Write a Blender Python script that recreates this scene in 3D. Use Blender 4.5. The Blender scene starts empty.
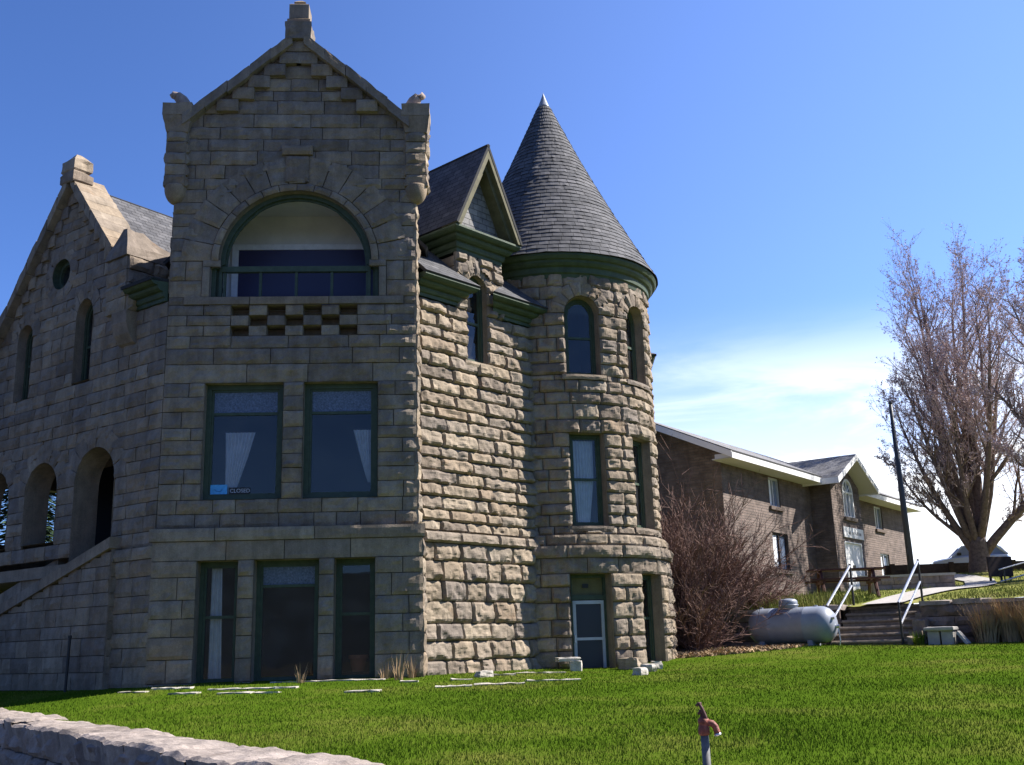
import bpy, bmesh, math, random
import numpy as np
from mathutils import Matrix, Vector
R = math.radians
random.seed(7); RNG = np.random.default_rng(7)
SC = bpy.context.scene
COL = SC.collection

# ------------------------------------------------------------------ camera
PITCH, ROLL = R(14.1), R(1.63)
cam_d = bpy.data.cameras.new('camera'); cam = bpy.data.objects.new('camera', cam_d); COL.objects.link(cam)
fw = Vector((0, math.cos(PITCH), math.sin(PITCH))); up0 = Vector((0, -math.sin(PITCH), math.cos(PITCH))); rt0 = Vector((1, 0, 0))
rc = math.cos(ROLL)*rt0 - math.sin(ROLL)*up0; uc = math.cos(ROLL)*up0 + math.sin(ROLL)*rt0
cam.matrix_world = Matrix(((rc.x, uc.x, -fw.x, 0), (rc.y, uc.y, -fw.y, 0), (rc.z, uc.z, -fw.z, 1.6), (0, 0, 0, 1)))
cam_d.sensor_width = 36; cam_d.lens = 36*1060/1024; cam_d.clip_end = 5000; cam_d.clip_start = .05
SC.camera = cam

# ------------------------------------------------------------------ light
SUN_AZ, SUN_EL = 80.0, 43.0          # azimuth clockwise from +Y
sun_d = bpy.data.lights.new('sun', 'SUN'); sun = bpy.data.objects.new('sun', sun_d); COL.objects.link(sun)
sd = Vector((math.sin(R(SUN_AZ))*math.cos(R(SUN_EL)), math.cos(R(SUN_AZ))*math.cos(R(SUN_EL)), math.sin(R(SUN_EL))))
sun.rotation_euler = sd.to_track_quat('Z', 'Y').to_euler()
sun_d.energy = 5.0; sun_d.angle = R(.5); sun_d.color = (1, .955, .89)
W = bpy.data.worlds.new('World'); SC.world = W; W.use_nodes = True
nt = W.node_tree; nt.nodes.clear()
def N(tree, t, **kw):
    n = tree.nodes.new(t)
    for k, v in kw.items():
        if k in n.inputs: n.inputs[k].default_value = v
        else: setattr(n, k, v)
    return n
wo = N(nt, 'ShaderNodeOutputWorld'); bg = N(nt, 'ShaderNodeBackground')
sky = N(nt, 'ShaderNodeTexSky', sky_type='NISHITA'); sky.sun_disc = False
sky.sun_elevation = R(SUN_EL); sky.sun_rotation = R(SUN_AZ); sky.altitude = 1500; sky.air_density = 1.0; sky.dust_density = .6; sky.ozone_density = 2.2
bg.inputs['Strength'].default_value = .05
hs = N(nt, 'ShaderNodeMix', data_type='RGBA', blend_type='MULTIPLY'); hs.inputs[0].default_value = 1
hs.inputs[7].default_value = (.70, .94, 1.45, 1)
nt.links.new(sky.outputs[0], hs.inputs[6])
FRONT = []
# thin clouds low in the sky, built from direction
tc = N(nt, 'ShaderNodeTexCoord'); sep = N(nt, 'ShaderNodeSeparateXYZ'); nt.links.new(tc.outputs['Generated'], sep.inputs[0])
mp = N(nt, 'ShaderNodeMapping'); mp.inputs['Scale'].default_value = (1.6, 1.6, 7.5); mp.inputs['Location'].default_value = (.35, .2, .1)
nt.links.new(tc.outputs['Generated'], mp.inputs[0])
nz = N(nt, 'ShaderNodeTexNoise', Scale=2.6, Detail=8.0, Roughness=.58); nz.inputs['Distortion'].default_value = .35; nt.links.new(mp.outputs[0], nz.inputs['Vector'])
def MR(tree, a, b, c, d, src, smooth=True):
    n = N(tree, 'ShaderNodeMapRange'); n.interpolation_type = 'SMOOTHSTEP' if smooth else 'LINEAR'
    for i, v in enumerate((a, b, c, d)): n.inputs[i+1].default_value = v
    tree.links.new(src, n.inputs[0]); return n.outputs[0]
def MA(tree, op, a, b):
    n = N(tree, 'ShaderNodeMath', operation=op)
    for i, v in enumerate((a, b)):
        if isinstance(v, (int, float)): n.inputs[i].default_value = v
        else: tree.links.new(v, n.inputs[i])
    return n.outputs[0]
el_f = MR(nt, .30, .16, 0, 1, sep.outputs[2])            # more cloud nearer the horizon
az_f = MA(nt, 'MULTIPLY', MR(nt, -.12, .22, 0, 1, sep.outputs[0]), MR(nt, -.1, .3, 0, 1, sep.outputs[1]))          # towards the right-hand part of the sky
hz_f = MR(nt, .31, .10, 0, .55, sep.outputs[2])
th = MR(nt, .34, .64, 0, 1, nz.outputs[0])
cl = MA(nt, 'MULTIPLY', MA(nt, 'MULTIPLY', th, el_f), az_f)
veil = MA(nt, 'MULTIPLY', hz_f, az_f)
# added gain brightens the sky in view, a little paler towards the right
fr_ = MR(nt, -.05, .75, 0, 1, sep.outputs[1]); rg_ = MR(nt, -.45, .55, 0, 1, sep.outputs[0])
gain = MA(nt, 'ADD', 1.0, MA(nt, 'MULTIPLY', fr_, MA(nt, 'ADD', .26, MA(nt, 'MULTIPLY', rg_, .55))))
gm = N(nt, 'ShaderNodeVectorMath', operation='SCALE'); nt.links.new(hs.outputs[2], gm.inputs[0]); nt.links.new(gain, gm.inputs['Scale'])
pale = N(nt, 'ShaderNodeMix', data_type='RGBA'); nt.links.new(MA(nt, 'MULTIPLY', MA(nt, 'MULTIPLY', fr_, rg_), .10), pale.inputs[0]); nt.links.new(gm.outputs[0], pale.inputs[6]); pale.inputs[7].default_value = (9., 10.4, 12.6, 1)
cl2 = MA(nt, 'MINIMUM', MA(nt, 'ADD', MA(nt, 'MULTIPLY', cl, .8), veil), 1.0)
cm = N(nt, 'ShaderNodeMix', data_type='RGBA'); nt.links.new(cl2, cm.inputs[0]); nt.links.new(pale.outputs[2], cm.inputs[6])
cm.inputs[7].default_value = (14.5, 15., 15.8, 1)
nt.links.new(cm.outputs[2], bg.inputs['Color']); nt.links.new(bg.outputs[0], wo.inputs[0])
vs = SC.view_settings; SC.display_settings.display_device = 'sRGB'
vs.view_transform = 'Standard'; vs.look = 'None'; vs.exposure = 1.2; vs.gamma = 1; vs.use_curve_mapping = False
SC.cycles.max_bounces = 6; SC.cycles.transparent_max_bounces = 12

# ------------------------------------------------------------------ value noise
def _h(i, j, k, s):
    n = (i*374761393 + j*668265263 + k*2147483647 + s*974711) & 0xffffffff
    n = ((n ^ (n >> 13))*1274126177) & 0xffffffff
    return ((n ^ (n >> 16)) & 0xffff)/65535.0
def vnoise(p, s=0):
    p = np.asarray(p, float); i = np.floor(p).astype(np.int64); f = p-i; f = f*f*(3-2*f); r = 0
    for dx in (0, 1):
        for dy in (0, 1):
            for dz in (0, 1):
                w = (f[:, 0] if dx else 1-f[:, 0])*(f[:, 1] if dy else 1-f[:, 1])*(f[:, 2] if dz else 1-f[:, 2])
                r = r + w*_h(i[:, 0]+dx, i[:, 1]+dy, i[:, 2]+dz, s)
    return r*2-1
def fbm(p, o=3, s=0):
    p = np.asarray(p, float); r = 0; a = 1
    for k in range(o): r = r+a*vnoise(p*2**k+17.3*k, s+k); a *= .5
    return r

# ------------------------------------------------------------------ mesh builder
class MB:
    def __init__(s): s.v = []; s.f = []; s.t = []; s.uv = []; s.n = 0; s.m = []
    def add(s, v, f, t=.5, uv=None, m=0):
        v = np.asarray(v, float).reshape(-1, 3); s.v.append(v); n = s.n
        s.f += [tuple(int(i)+n for i in q) for q in f]; s.m += [m]*len(f)
        s.t.append(np.broadcast_to(np.asarray(t, float), (len(v),)))
        s.uv.append(np.zeros((len(v), 2)) if uv is None else np.asarray(uv, float)); s.n += len(v)
    def hexa(s, p, t=.5):      # p: 8 points, bottom 4 ccw then top 4
        s.add(p, [(3, 2, 1, 0), (4, 5, 6, 7), (0, 1, 5, 4), (1, 2, 6, 5), (2, 3, 7, 6), (3, 0, 4, 7)], t)
    def box(s, P, u0, u1, z0, z1, a, b, t=.5, bev=0):  # in a wall frame P(u,z,off), off from a to b
        if bev <= 0:
            s.hexa([P(u0, z0, b), P(u1, z0, b), P(u1, z0, a), P(u0, z0, a), P(u0, z1, b), P(u1, z1, b), P(u1, z1, a), P(u0, z1, a)], t); return
        e = bev; v = []
        for z, k in ((z0, e), (z0+e, 0), (z1-e, 0), (z1, e)):
            v += [P(u0+k+0*e, z, b-k), P(u1-k, z, b-k), P(u1-k, z, a+k), P(u0+k, z, a+k)]
        f = [(3, 2, 1, 0), (12, 13, 14, 15)]
        for r in range(3):
            for q in range(4): f.append((r*4+q, r*4+(q+1) % 4, r*4+4+(q+1) % 4, r*4+4+q))
        s.add(v, f, t)
    def abox(s, x0, x1, y0, y1, z0, z1, t=.5, bev=0): s.box(lambda u, z, o: (u, -o, z), x0, x1, z0, z1, -y1, -y0, t, bev)
    def tube(s, pts, rad, n=6, t=.5, cap=True):
        pts = np.asarray(pts, float); k = len(pts); rad = np.broadcast_to(np.asarray(rad, float), (k,))
        tan = np.gradient(pts, axis=0); tan /= np.linalg.norm(tan, axis=1)[:, None]+1e-9
        up = np.array([0, 0, 1.]) if abs(tan[0][2]) < .9 else np.array([1., 0, 0])
        v = []
        a = np.arange(n)*2*math.pi/n
        for i in range(k):
            x = np.cross(tan[i], up); x /= np.linalg.norm(x)+1e-9; y = np.cross(x, tan[i]); up = np.cross(x, tan[i]) if False else up
            v.append(pts[i]+rad[i]*(np.cos(a)[:, None]*x+np.sin(a)[:, None]*y))
        f = [(i*n+j, i*n+(j+1) % n, (i+1)*n+(j+1) % n, (i+1)*n+j) for i in range(k-1) for j in range(n)]
        if cap: f += [tuple(range(n))[::-1], tuple((k-1)*n+j for j in range(n))]
        s.add(np.concatenate(v), f, t)
    def lathe(s, c, prof, n=48, t=.5, a0=0, a1=2*math.pi, axis=None, cap=True):
        c = np.asarray(c, float); full = abs(a1-a0-2*math.pi) < 1e-6; m = n if full else n+1
        A = a0+(a1-a0)*np.arange(m)/n; v = []
        X, Y, Z = (np.eye(3) if axis is None else axis)
        for r, z in prof: v.append(c+r*(np.cos(A)[:, None]*X+np.sin(A)[:, None]*Y)+z*Z)
        f = []
        for i in range(len(prof)-1):
            for j in range(n): f.append((i*m+j, i*m+(j+1) % m, (i+1)*m+(j+1) % m, (i+1)*m+j))
        if full and cap: f += [tuple(range(m))[::-1], tuple((len(prof)-1)*m+j for j in range(m))]
        s.add(np.concatenate(v), f, t)
    def build(s, name, mat, parent=None, smooth=False, world=(0, 0, 0), uvs=False):
        V = np.concatenate(s.v)-np.asarray(world, float)
        if parent is not None and 'wloc' in parent: V = V-np.array(parent['wloc'])
        me = bpy.data.meshes.new(name); me.from_pydata(V.tolist(), [], s.f); 
        at = me.attributes.new('tint', 'FLOAT', 'POINT'); at.data.foreach_set('value', np.concatenate(s.t).astype(np.float32))
        if uvs:
            ul = me.uv_layers.new(name='UVMap'); li = np.zeros(len(me.loops), np.int32); me.loops.foreach_get('vertex_index', li)
            ul.data.foreach_set('uv', np.concatenate(s.uv)[li].astype(np.float32).ravel())
        for q in (mat if isinstance(mat, (list, tuple)) else [mat]): me.materials.append(q)
        if any(s.m): me.polygons.foreach_set('material_index', np.array(s.m, np.int32))
        if smooth: me.polygons.foreach_set('use_smooth', np.ones(len(me.polygons), bool))
        me.update()
        o = bpy.data.objects.new(name, me); COL.objects.link(o)
        if parent is not None: o.parent = parent
        o.location = world
        if parent is not None and 'wloc' in parent.keys(): o['wloc'] = list(parent['wloc'])
        return o
def weld_normals(o):
    bm = bmesh.new(); bm.from_mesh(o.data); bmesh.ops.recalc_face_normals(bm, faces=bm.faces); bm.to_mesh(o.data); bm.free()
def tag(o, label=None, cat=None, group=None, kind=None):
    for k, v in (('label', label), ('category', cat), ('group', group), ('kind', kind)):
        if v: o[k] = v
    return o
def thing(name, label, cat, loc=(0, 0, 0), group=None):
    o = bpy.data.objects.new(name, None); COL.objects.link(o); o.location = loc; o['wloc'] = [float(x) for x in loc]; o.empty_display_size = .2
    return tag(o, label, cat, group)

# ------------------------------------------------------------------ frames
def azv(a): return np.array([math.sin(R(a)), math.cos(R(a)), 0.])
class Wall:
    def __init__(s, o, a): s.o = np.array([o[0], o[1], 0.]); s.d = azv(a); s.n = azv(a+90)
    def __call__(s, u, z, off=0.): return s.o+s.d*u+s.n*off+np.array([0, 0, z])
    def arr(s, u, z, off): return s.o+np.outer(u, s.d)+np.outer(off, s.n)+np.outer(z, [0, 0, 1.])
class Drum:
    def __init__(s, c, r, face): s.c = np.array([c[0], c[1], 0.]); s.r = r; s.fa = R(face)
    def arr(s, u, z, off):
        a = s.fa-np.asarray(u)/s.r; q = s.r+np.asarray(off)
        return np.stack([s.c[0]+np.sin(a)*q, s.c[1]+np.cos(a)*q, np.asarray(z)+0*q], 1)
    def __call__(s, u, z, off=0.): return s.arr(np.array([u]), np.array([z]), np.array([off]))[0]
class Polar:   # ring of voussoirs on a wall frame: u -> arc length at r0 (angle = u/r0), z -> radius
    def __init__(s, W_, cu, cz, r0, sz=1.): s.W = W_; s.cu, s.cz, s.r0, s.sz = cu, cz, r0, sz
    def arr(s, u, z, off):
        a = math.pi-np.asarray(u)/s.r0
        return s.W.arr(s.cu+np.cos(a)*z, s.cz+np.sin(a)*np.asarray(z)*s.sz, off)

def stone(mb, W_, a, b, c, d, h=.05, rough=.018, cell=.07, g=.007, base=0., keep=None, margin=.05, back=True, skirt=.045, tint=None, face=0.):
    nx = max(2, round((b-a)/cell)); ny = max(2, round((d-c)/cell))
    us = np.concatenate([[a+g], np.linspace(a+g, b-g, nx+1), [b-g]]); zs = np.concatenate([[c+g], np.linspace(c+g, d-g, ny+1), [d-g]])
    U, Z = np.meshgrid(us, zs); U = U.ravel(); Z = Z.ravel(); I, J = np.meshgrid(range(nx+3), range(ny+3)); I = I.ravel(); J = J.ravel()
    sk = (I == 0) | (I == nx+2) | (J == 0) | (J == ny+2)
    inner = (I > 1) & (I < nx+1) & (J > 1) & (J < ny+1)
    ed = np.minimum(np.minimum(U-a, b-U), np.minimum(Z-c, d-Z))
    sd_ = int(RNG.integers(1e6)); P3 = np.stack([U, Z, np.full_like(U, sd_ % 977)], 1)
    w = np.clip(ed/(margin*(.75+.6*vnoise(P3*np.array([7, 7, 1]), 14))), 0, 1)**.55
    tx, tz = RNG.normal(0, .35, 2)
    D = base+w*h*(.75+.5*RNG.random())*(1+tx*(U-(a+b)/2)/(b-a)+tz*(Z-(c+d)/2)/(d-c))
    nz_ = fbm(P3*np.array([5.5, 6.5, 1]), 3, 3)
    D = D+(w*.85+.15)*rough*1.3*nz_+w*rough*1.6*(np.abs(vnoise(P3*np.array([4.2, 5.5, 1]), 41))-.35)
    # a few chipped facets
    k = vnoise(P3*np.array([9, 11, 1]), 9); D = D-w*np.clip(k-.4, 0, 1)*rough*1.0
    if face:      # rock face: steep underside, belly low, leaning back towards the top, tight side joints
        t_ = (Z-c)/(d-c)+.10*vnoise(P3*np.array([6, 2, 1]), 55); es = np.minimum(U-a, b-U)
        pf = np.clip(t_/.16, 0, 1)**.5*(1-.50*np.clip(t_-.25, 0, 1)**1.2)*(1-.5*np.clip((t_-.82)/.18, 0, 1)**2)*np.clip(es/(.022+.03*np.abs(vnoise(P3*np.array([2, 8, 1]), 56))), 0, 1)**.6
        D2 = base+h*(.8+.4*RNG.random())*(1+tx*.6*(U-(a+b)/2)/(b-a))*pf+(pf*.8+.1)*rough*(nz_*1.15+1.3*(np.abs(vnoise(P3*np.array([7, 9, 1]), 57))-.3))
        D = D*(1-face)+D2*face
    D = np.where(sk, base-skirt, D)
    j1 = vnoise(P3*np.array([13, 13, 1]), 21)*cell*.22; j2 = vnoise(P3*np.array([13, 13, 1]), 33)*cell*.22
    U = U+np.where(inner, j1, 0); Z = Z+np.where(inner, j2, 0)
    m = nx+3
    q = np.array([(j*m+i, j*m+i+1, (j+1)*m+i+1, (j+1)*m+i) for j in range(ny+2) for i in range(nx+2)])
    full = True
    if keep is not None:
        cu = U[q].mean(1); cz = Z[q].mean(1); kk = keep(cu, cz)
        if not kk.any(): return
        full = kk.all(); q = q[kk]
    t = RNG.random() if tint is None else tint
    mb.add(W_.arr(U, Z, D), q, t)
    if back and full:
        e = .004; n = 1 if not isinstance(W_, (Drum, Polar)) else 3
        uu = np.linspace(a-e, b+e, n+1); v = W_.arr(np.concatenate([uu, uu]), np.concatenate([uu*0+c-e, uu*0+d+e]), np.full(2*n+2, base-skirt+.012))
        mb.add(v, [(i, i+1, n+2+i, n+1+i) for i in range(n)], -1.)
    elif back:
        v = W_.arr(U, Z, np.full_like(U, base-skirt+.012)); mb.add(v, q, -1.)
def courses(levels, ch, jit=.18):
    out = []
    for a, b in zip(levels[:-1], levels[1:]):
        n = max(1, round((b-a)/ch)); w = 1+jit*RNG.uniform(-1, 1, n); w = np.cumsum(w)/w.sum(); out += [a]+list(a+(b-a)*w[:-1])
    return out+[levels[-1]]
def masonry(mb, W_, u0, u1, levels, ch=.3, rects=(), keep=None, lr=(.45, 1.0), quoin=None, **kw):
    cs = courses(levels, ch)
    for r, (c, d) in enumerate(zip(cs[:-1], cs[1:])):
        segs = [(u0(c, d) if callable(u0) else u0, u1(c, d) if callable(u1) else u1)]
        for (ra, rb, rc_, rd) in rects:
            if min(d, rd)-max(c, rc_) > .01:
                ns = []
                for (a, b) in segs:
                    if rb <= a or ra >= b: ns.append((a, b)); continue
                    if ra > a+.02: ns.append((a, ra))
                    if rb < b-.02: ns.append((rb, b))
                segs = ns
        for a, b in segs:
            x = a; first = True
            while x < b-.01:
                L = RNG.uniform(*lr)*(.75 if (first and r % 2) else 1); first = False
                if b-x-L < lr[0]*.6: L = b-x
                if b-x > lr[1]*1.2 and b-x-L < lr[0]: L = (b-x)/2
                L = min(L, b-x)
                stone(mb, W_, x, x+L, c, d, keep=keep, **kw); x += L
def outline(u0, u1, z0, z1, arch=None, n=20, inset=0.):
    """closed outline, counter-clockwise from bottom-left; arch = spring height of a round head"""
    a, b, c, d = u0+inset, u1-inset, z0+inset, z1-inset
    if arch is None: return [(a, c), (b, c), (b, d), (a, d)]
    cu = (u0+u1)/2; r = (u1-u0)/2-inset; ry = (z1-arch)-inset
    return [(a, c), (b, c)]+[(cu+r*math.cos(t), arch+ry*math.sin(t)) for t in np.linspace(0, math.pi, n)]
def strip(mb, W_, A, B, oa, ob, t=.5):
    n = len(A)
    va = W_.arr(np.array([p[0] for p in A]), np.array([p[1] for p in A]), np.full(n, oa)); vb = W_.arr(np.array([p[0] for p in B]), np.array([p[1] for p in B]), np.full(n, ob))
    mb.add(np.concatenate([va, vb]), [(i, (i+1) % n, n+(i+1) % n, n+i) for i in range(n)], t)
def pbox(mb, W_, u0, u1, z0, z1, a, b, t=.5, n=1):      # box that follows a wall frame (also the drum)
    uu = np.linspace(u0, u1, n+1)
    for i in range(n): mb.box(lambda u, z, o: W_.arr(np.array([u]), np.array([z]), np.array([o]))[0], uu[i], uu[i+1], z0, z1, a, b, t)

# ------------------------------------------------------------------ materials
def mat(name, col, rough=.8, spec=.3, metal=0., nscale=None, namt=.3, bump=0., bscale=40., coat=0):
    m = bpy.data.materials.new(name); m.use_nodes = True; t = m.node_tree; b = t.nodes['Principled BSDF']
    b.inputs['Roughness'].default_value = rough; b.inputs['Specular IOR Level'].default_value = spec; b.inputs['Metallic'].default_value = metal
    b.inputs['Base Color'].default_value = (*col, 1); b.inputs['Coat Weight'].default_value = coat
    if nscale:
        tc = N(t, 'ShaderNodeTexCoord'); nz = N(t, 'ShaderNodeTexNoise', Scale=nscale, Detail=6.0, Roughness=.65); t.links.new(tc.outputs['Object'], nz.inputs['Vector'])
        cr = N(t, 'ShaderNodeValToRGB'); e = cr.color_ramp.elements
        e[0].position = .3; e[1].position = .72; e[0].color = (*[c*(1-namt) for c in col], 1); e[1].color = (*[min(1, c*(1+namt)) for c in col], 1)
        t.links.new(nz.outputs[0], cr.inputs[0]); t.links.new(cr.outputs[0], b.inputs['Base Color'])
    if bump:
        tc = N(t, 'ShaderNodeTexCoord'); nb = N(t, 'ShaderNodeTexNoise', Scale=bscale, Detail=5.0, Roughness=.6); t.links.new(tc.outputs['Object'], nb.inputs['Vector'])
        bp = N(t, 'ShaderNodeBump', Strength=bump, Distance=.02); t.links.new(nb.outputs[0], bp.inputs['Height']); t.links.new(bp.outputs[0], b.inputs['Normal'])
    return m
def stone_mat(name, cols, mortar, grime=.35):
    m = bpy.data.materials.new(name); m.use_nodes = True; t = m.node_tree; b = t.nodes['Principled BSDF']; L = t.links.new
    b.inputs['Roughness'].default_value = .92; b.inputs['Specular IOR Level'].default_value = .15
    at = N(t, 'ShaderNodeAttribute', attribute_name='tint'); cr = N(t, 'ShaderNodeValToRGB'); cr.color_ramp.interpolation = 'LINEAR'
    while len(cr.color_ramp.elements) < len(cols): cr.color_ramp.elements.new(.5)
    for i, c in enumerate(cols): cr.color_ramp.elements[i].position = i/(len(cols)-1); cr.color_ramp.elements[i].color = (*c, 1)
    L(at.outputs['Fac'], cr.inputs[0])
    tc = N(t, 'ShaderNodeTexCoord')
    n1 = N(t, 'ShaderNodeTexNoise', Scale=3.2, Detail=7.0, Roughness=.7); L(tc.outputs['Object'], n1.inputs['Vector'])
    n2 = N(t, 'ShaderNodeTexNoise', Scale=55., Detail=4.0, Roughness=.7); L(tc.outputs['Object'], n2.inputs['Vector'])
    f1 = MR(t, .3, .7, 1-grime*.6, 1+grime*.45, n1.outputs[0]); f2 = MR(t, .25, .75, .84, 1.16, n2.outputs[0])
    mps = N(t, 'ShaderNodeMapping'); mps.inputs['Scale'].default_value = (2.6, 2.6, .28); L(tc.outputs['Object'], mps.inputs[0]); n5 = N(t, 'ShaderNodeTexNoise', Scale=1.5, Detail=5.0, Roughness=.65); L(mps.outputs[0], n5.inputs['Vector'])
    mul = MA(t, 'MULTIPLY', MA(t, 'MULTIPLY', f1, f2), MR(t, .35, .65, .84, 1.10, n5.outputs[0]))
    mx = N(t, 'ShaderNodeMix', data_type='RGBA', blend_type='MULTIPLY'); mx.inputs[0].default_value = 1
    L(cr.outputs[0], mx.inputs[6]); cc = N(t, 'ShaderNodeCombineColor'); 
    for i in range(3): L(mul, cc.inputs[i])
    L(cc.outputs[0], mx.inputs[7])
    # iron stains
    n3 = N(t, 'ShaderNodeTexNoise', Scale=1.7, Detail=5.0, Roughness=.6); L(tc.outputs['Object'], n3.inputs['Vector']); fs = MR(t, .6, .78, 0, .45, n3.outputs[0])
    mx2 = N(t, 'ShaderNodeMix', data_type='RGBA'); L(fs, mx2.inputs[0]); L(mx.outputs[2], mx2.inputs[6]); mx2.inputs[7].default_value = (.24, .135, .07, 1)
    mm = MR(t, -.5, -.4, 1, 0, at.outputs['Fac'], False); mx3 = N(t, 'ShaderNodeMix', data_type='RGBA'); L(mm, mx3.inputs[0]); L(mx2.outputs[2], mx3.inputs[6]); mx3.inputs[7].default_value = (*mortar, 1)
    L(mx3.outputs[2], b.inputs['Base Color'])
    bp = N(t, 'ShaderNodeBump', Strength=.55, Distance=.02); n4 = N(t, 'ShaderNodeTexNoise', Scale=28., Detail=7.0, Roughness=.68); L(tc.outputs['Object'], n4.inputs['Vector']); L(n4.outputs[0], bp.inputs['Height']); L(bp.outputs[0], b.inputs['Normal'])
    return m
SANDS = [(.175, .141, .112), (.24, .189, .14), (.285, .226, .163), (.195, .163, .138), (.255, .194, .137), (.315, .255, .188), (.215, .176, .141), (.272, .224, .173)]
M_stone = stone_mat('rock_faced_sandstone', SANDS, (.10, .085, .07))
M_brown = stone_mat('retaining_wall_stone', [(.26, .205, .18), (.31, .245, .21), (.36, .29, .25), (.24, .20, .185)], (.13, .11, .095))
M_tbrown = stone_mat('dark_terrace_stone', [(.14, .105, .09), (.19, .145, .125), (.23, .18, .155), (.15, .12, .105)], (.06, .05, .045))
M_white = stone_mat('bleached_stone', [(.40, .36, .31), (.48, .44, .385), (.43, .385, .33)], (.3, .28, .25), .3)
def shingle_mat(name, c1, c2, cm_, bw=.28, bh=.14, scale=1.):
    m = bpy.data.materials.new(name); m.use_nodes = True; t = m.node_tree; b = t.nodes['Principled BSDF']; L = t.links.new
    b.inputs['Roughness'].default_value = .85; b.inputs['Specular IOR Level'].default_value = .25
    uv = N(t, 'ShaderNodeUVMap', uv_map='UVMap'); br = N(t, 'ShaderNodeTexBrick', Scale=1.0)
    br.inputs['Color1'].default_value = (*c1, 1); br.inputs['Color2'].default_value = (*c2, 1); br.inputs['Mortar'].default_value = (*cm_, 1)
    br.inputs['Brick Width'].default_value = bw; br.inputs['Row Height'].default_value = bh; br.inputs['Mortar Size'].default_value = .010; br.inputs['Mortar Smooth'].default_value = .3
    L(uv.outputs[0], br.inputs['Vector'])
    n = N(t, 'ShaderNodeTexNoise', Scale=2.2, Detail=6.0, Roughness=.7); L(uv.outputs[0], n.inputs['Vector']); f = MR(t, .3, .7, .7, 1.3, n.outputs[0])
    n2 = N(t, 'ShaderNodeTexNoise', Scale=90., Detail=3.0); L(uv.outputs[0], n2.inputs['Vector']); f2 = MR(t, .3, .7, .75, 1.25, n2.outputs[0])
    mx = N(t, 'ShaderNodeMix', data_type='RGBA', blend_type='MULTIPLY'); mx.inputs[0].default_value = 1; L(br.outputs[0], mx.inputs[6])
    cc = N(t, 'ShaderNodeCombineColor'); g = MA(t, 'MULTIPLY', f, f2)
    for i in range(3): L(g, cc.inputs[i])
    L(cc.outputs[0], mx.inputs[7]); L(mx.outputs[2], b.inputs['Base Color'])
    # each row tilts out towards its lower edge
    sp = N(t, 'ShaderNodeSeparateXYZ'); L(uv.outputs[0], sp.inputs[0]); fr = MA(t, 'FRACT', MA(t, 'DIVIDE', sp.outputs[1], bh), 0.)
    hgt = MA(t, 'SUBTRACT', MA(t, 'SUBTRACT', 1.0, fr), MA(t, 'MULTIPLY', br.outputs['Fac'], .5))
    bp = N(t, 'ShaderNodeBump', Strength=.8, Distance=.02); L(hgt, bp.inputs['Height']); L(bp.outputs[0], b.inputs['Normal'])
    return m
M_shingle = shingle_mat('weathered_grey_shingle', (.07, .07, .075), (.115, .112, .116), (.03, .03, .032), .26, .15)
M_asphalt_sh = shingle_mat('grey_asphalt_shingle', (.17, .165, .165), (.25, .24, .235), (.09, .09, .09), .32, .16)
M_brick = shingle_mat('brown_block_masonry', (.125, .092, .076), (.165, .124, .105), (.115, .10, .09), .40, .10)
M_green = mat('dark_green_paint', (.050, .073, .040), .6, .3, nscale=4, namt=.35, bump=.25, bscale=30)
M_greenf = mat('window_green_paint', (.058, .080, .052), .55, .3, nscale=8, namt=.25)
M_olive = mat('faded_olive_paint', (.13, .118, .07), .75, .2, nscale=5, namt=.35)
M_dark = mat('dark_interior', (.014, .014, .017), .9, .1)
M_plaster = mat('pale_room_plaster', (.70, .685, .67), .9, .1, nscale=2, namt=.1)
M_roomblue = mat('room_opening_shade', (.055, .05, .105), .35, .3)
M_curtain = mat('sheer_curtain', (.8, .8, .82), .9, .1, nscale=6, namt=.12)
M_white_p = mat('white_paint', (.74, .73, .72), .5, .3, nscale=3, namt=.06)
M_alu = mat('aluminium_frame', (.48, .50, .54), .4, .5, nscale=6, namt=.1)
M_steel = mat('galvanised_pipe', (.55, .55, .56), .35, .5, metal=.8, nscale=20, namt=.15)
M_black = mat('black_iron', (.018, .017, .017), .5, .4)
M_conc = mat('pale_concrete', (.38, .355, .325), .9, .2, nscale=6, namt=.18, bump=.3)
M_tread = mat('weathered_step_stone', (.235, .185, .145), .95, .1, nscale=7, namt=.35, bump=.5, bscale=25)
M_bark = mat('cottonwood_bark', (.165, .122, .105), .95, .1, nscale=9, namt=.45, bump=.9, bscale=14)
M_twig = mat('bare_twig', (.47, .37, .345), .9, .1, nscale=2, namt=.25)
M_bud = mat('reddish_bud', (.48, .36, .35), .9, .1, nscale=1.2, namt=.3)
M_stem = mat('red_brown_stem', (.175, .105, .085), .85, .2, nscale=1.5, namt=.45)
M_straw = mat('dry_straw', (.36, .25, .145), .9, .1, nscale=2, namt=.35)
M_wood = mat('red_brown_timber', (.085, .036, .028), .7, .25, nscale=8, namt=.35)
M_boards = mat('dark_weathered_board', (.050, .036, .033), .85, .15, nscale=6, namt=.3)
M_tank = mat('grey_tank_paint', (.25, .27, .315), .40, .45, nscale=3, namt=.14, bump=.05, bscale=6)
M_pole = mat('dark_grey_pole', (.035, .038, .045), .5, .4)
M_redp = mat('rusty_red_paint', (.21, .065, .045), .6, .3, nscale=40, namt=.5, bump=.3, bscale=60)
M_rust = mat('dark_rust', (.10, .045, .04), .7, .3, nscale=50, namt=.4)
M_pipe = mat('weathered_standpipe', (.13, .13, .13), .65, .3, metal=.0, nscale=30, namt=.3)
M_car = mat('silver_blue_car_paint', (.42, .48, .60), .25, .6, metal=.35, coat=.6)
M_rubber = mat('tyre_rubber', (.02, .02, .02), .8, .2)
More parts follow.
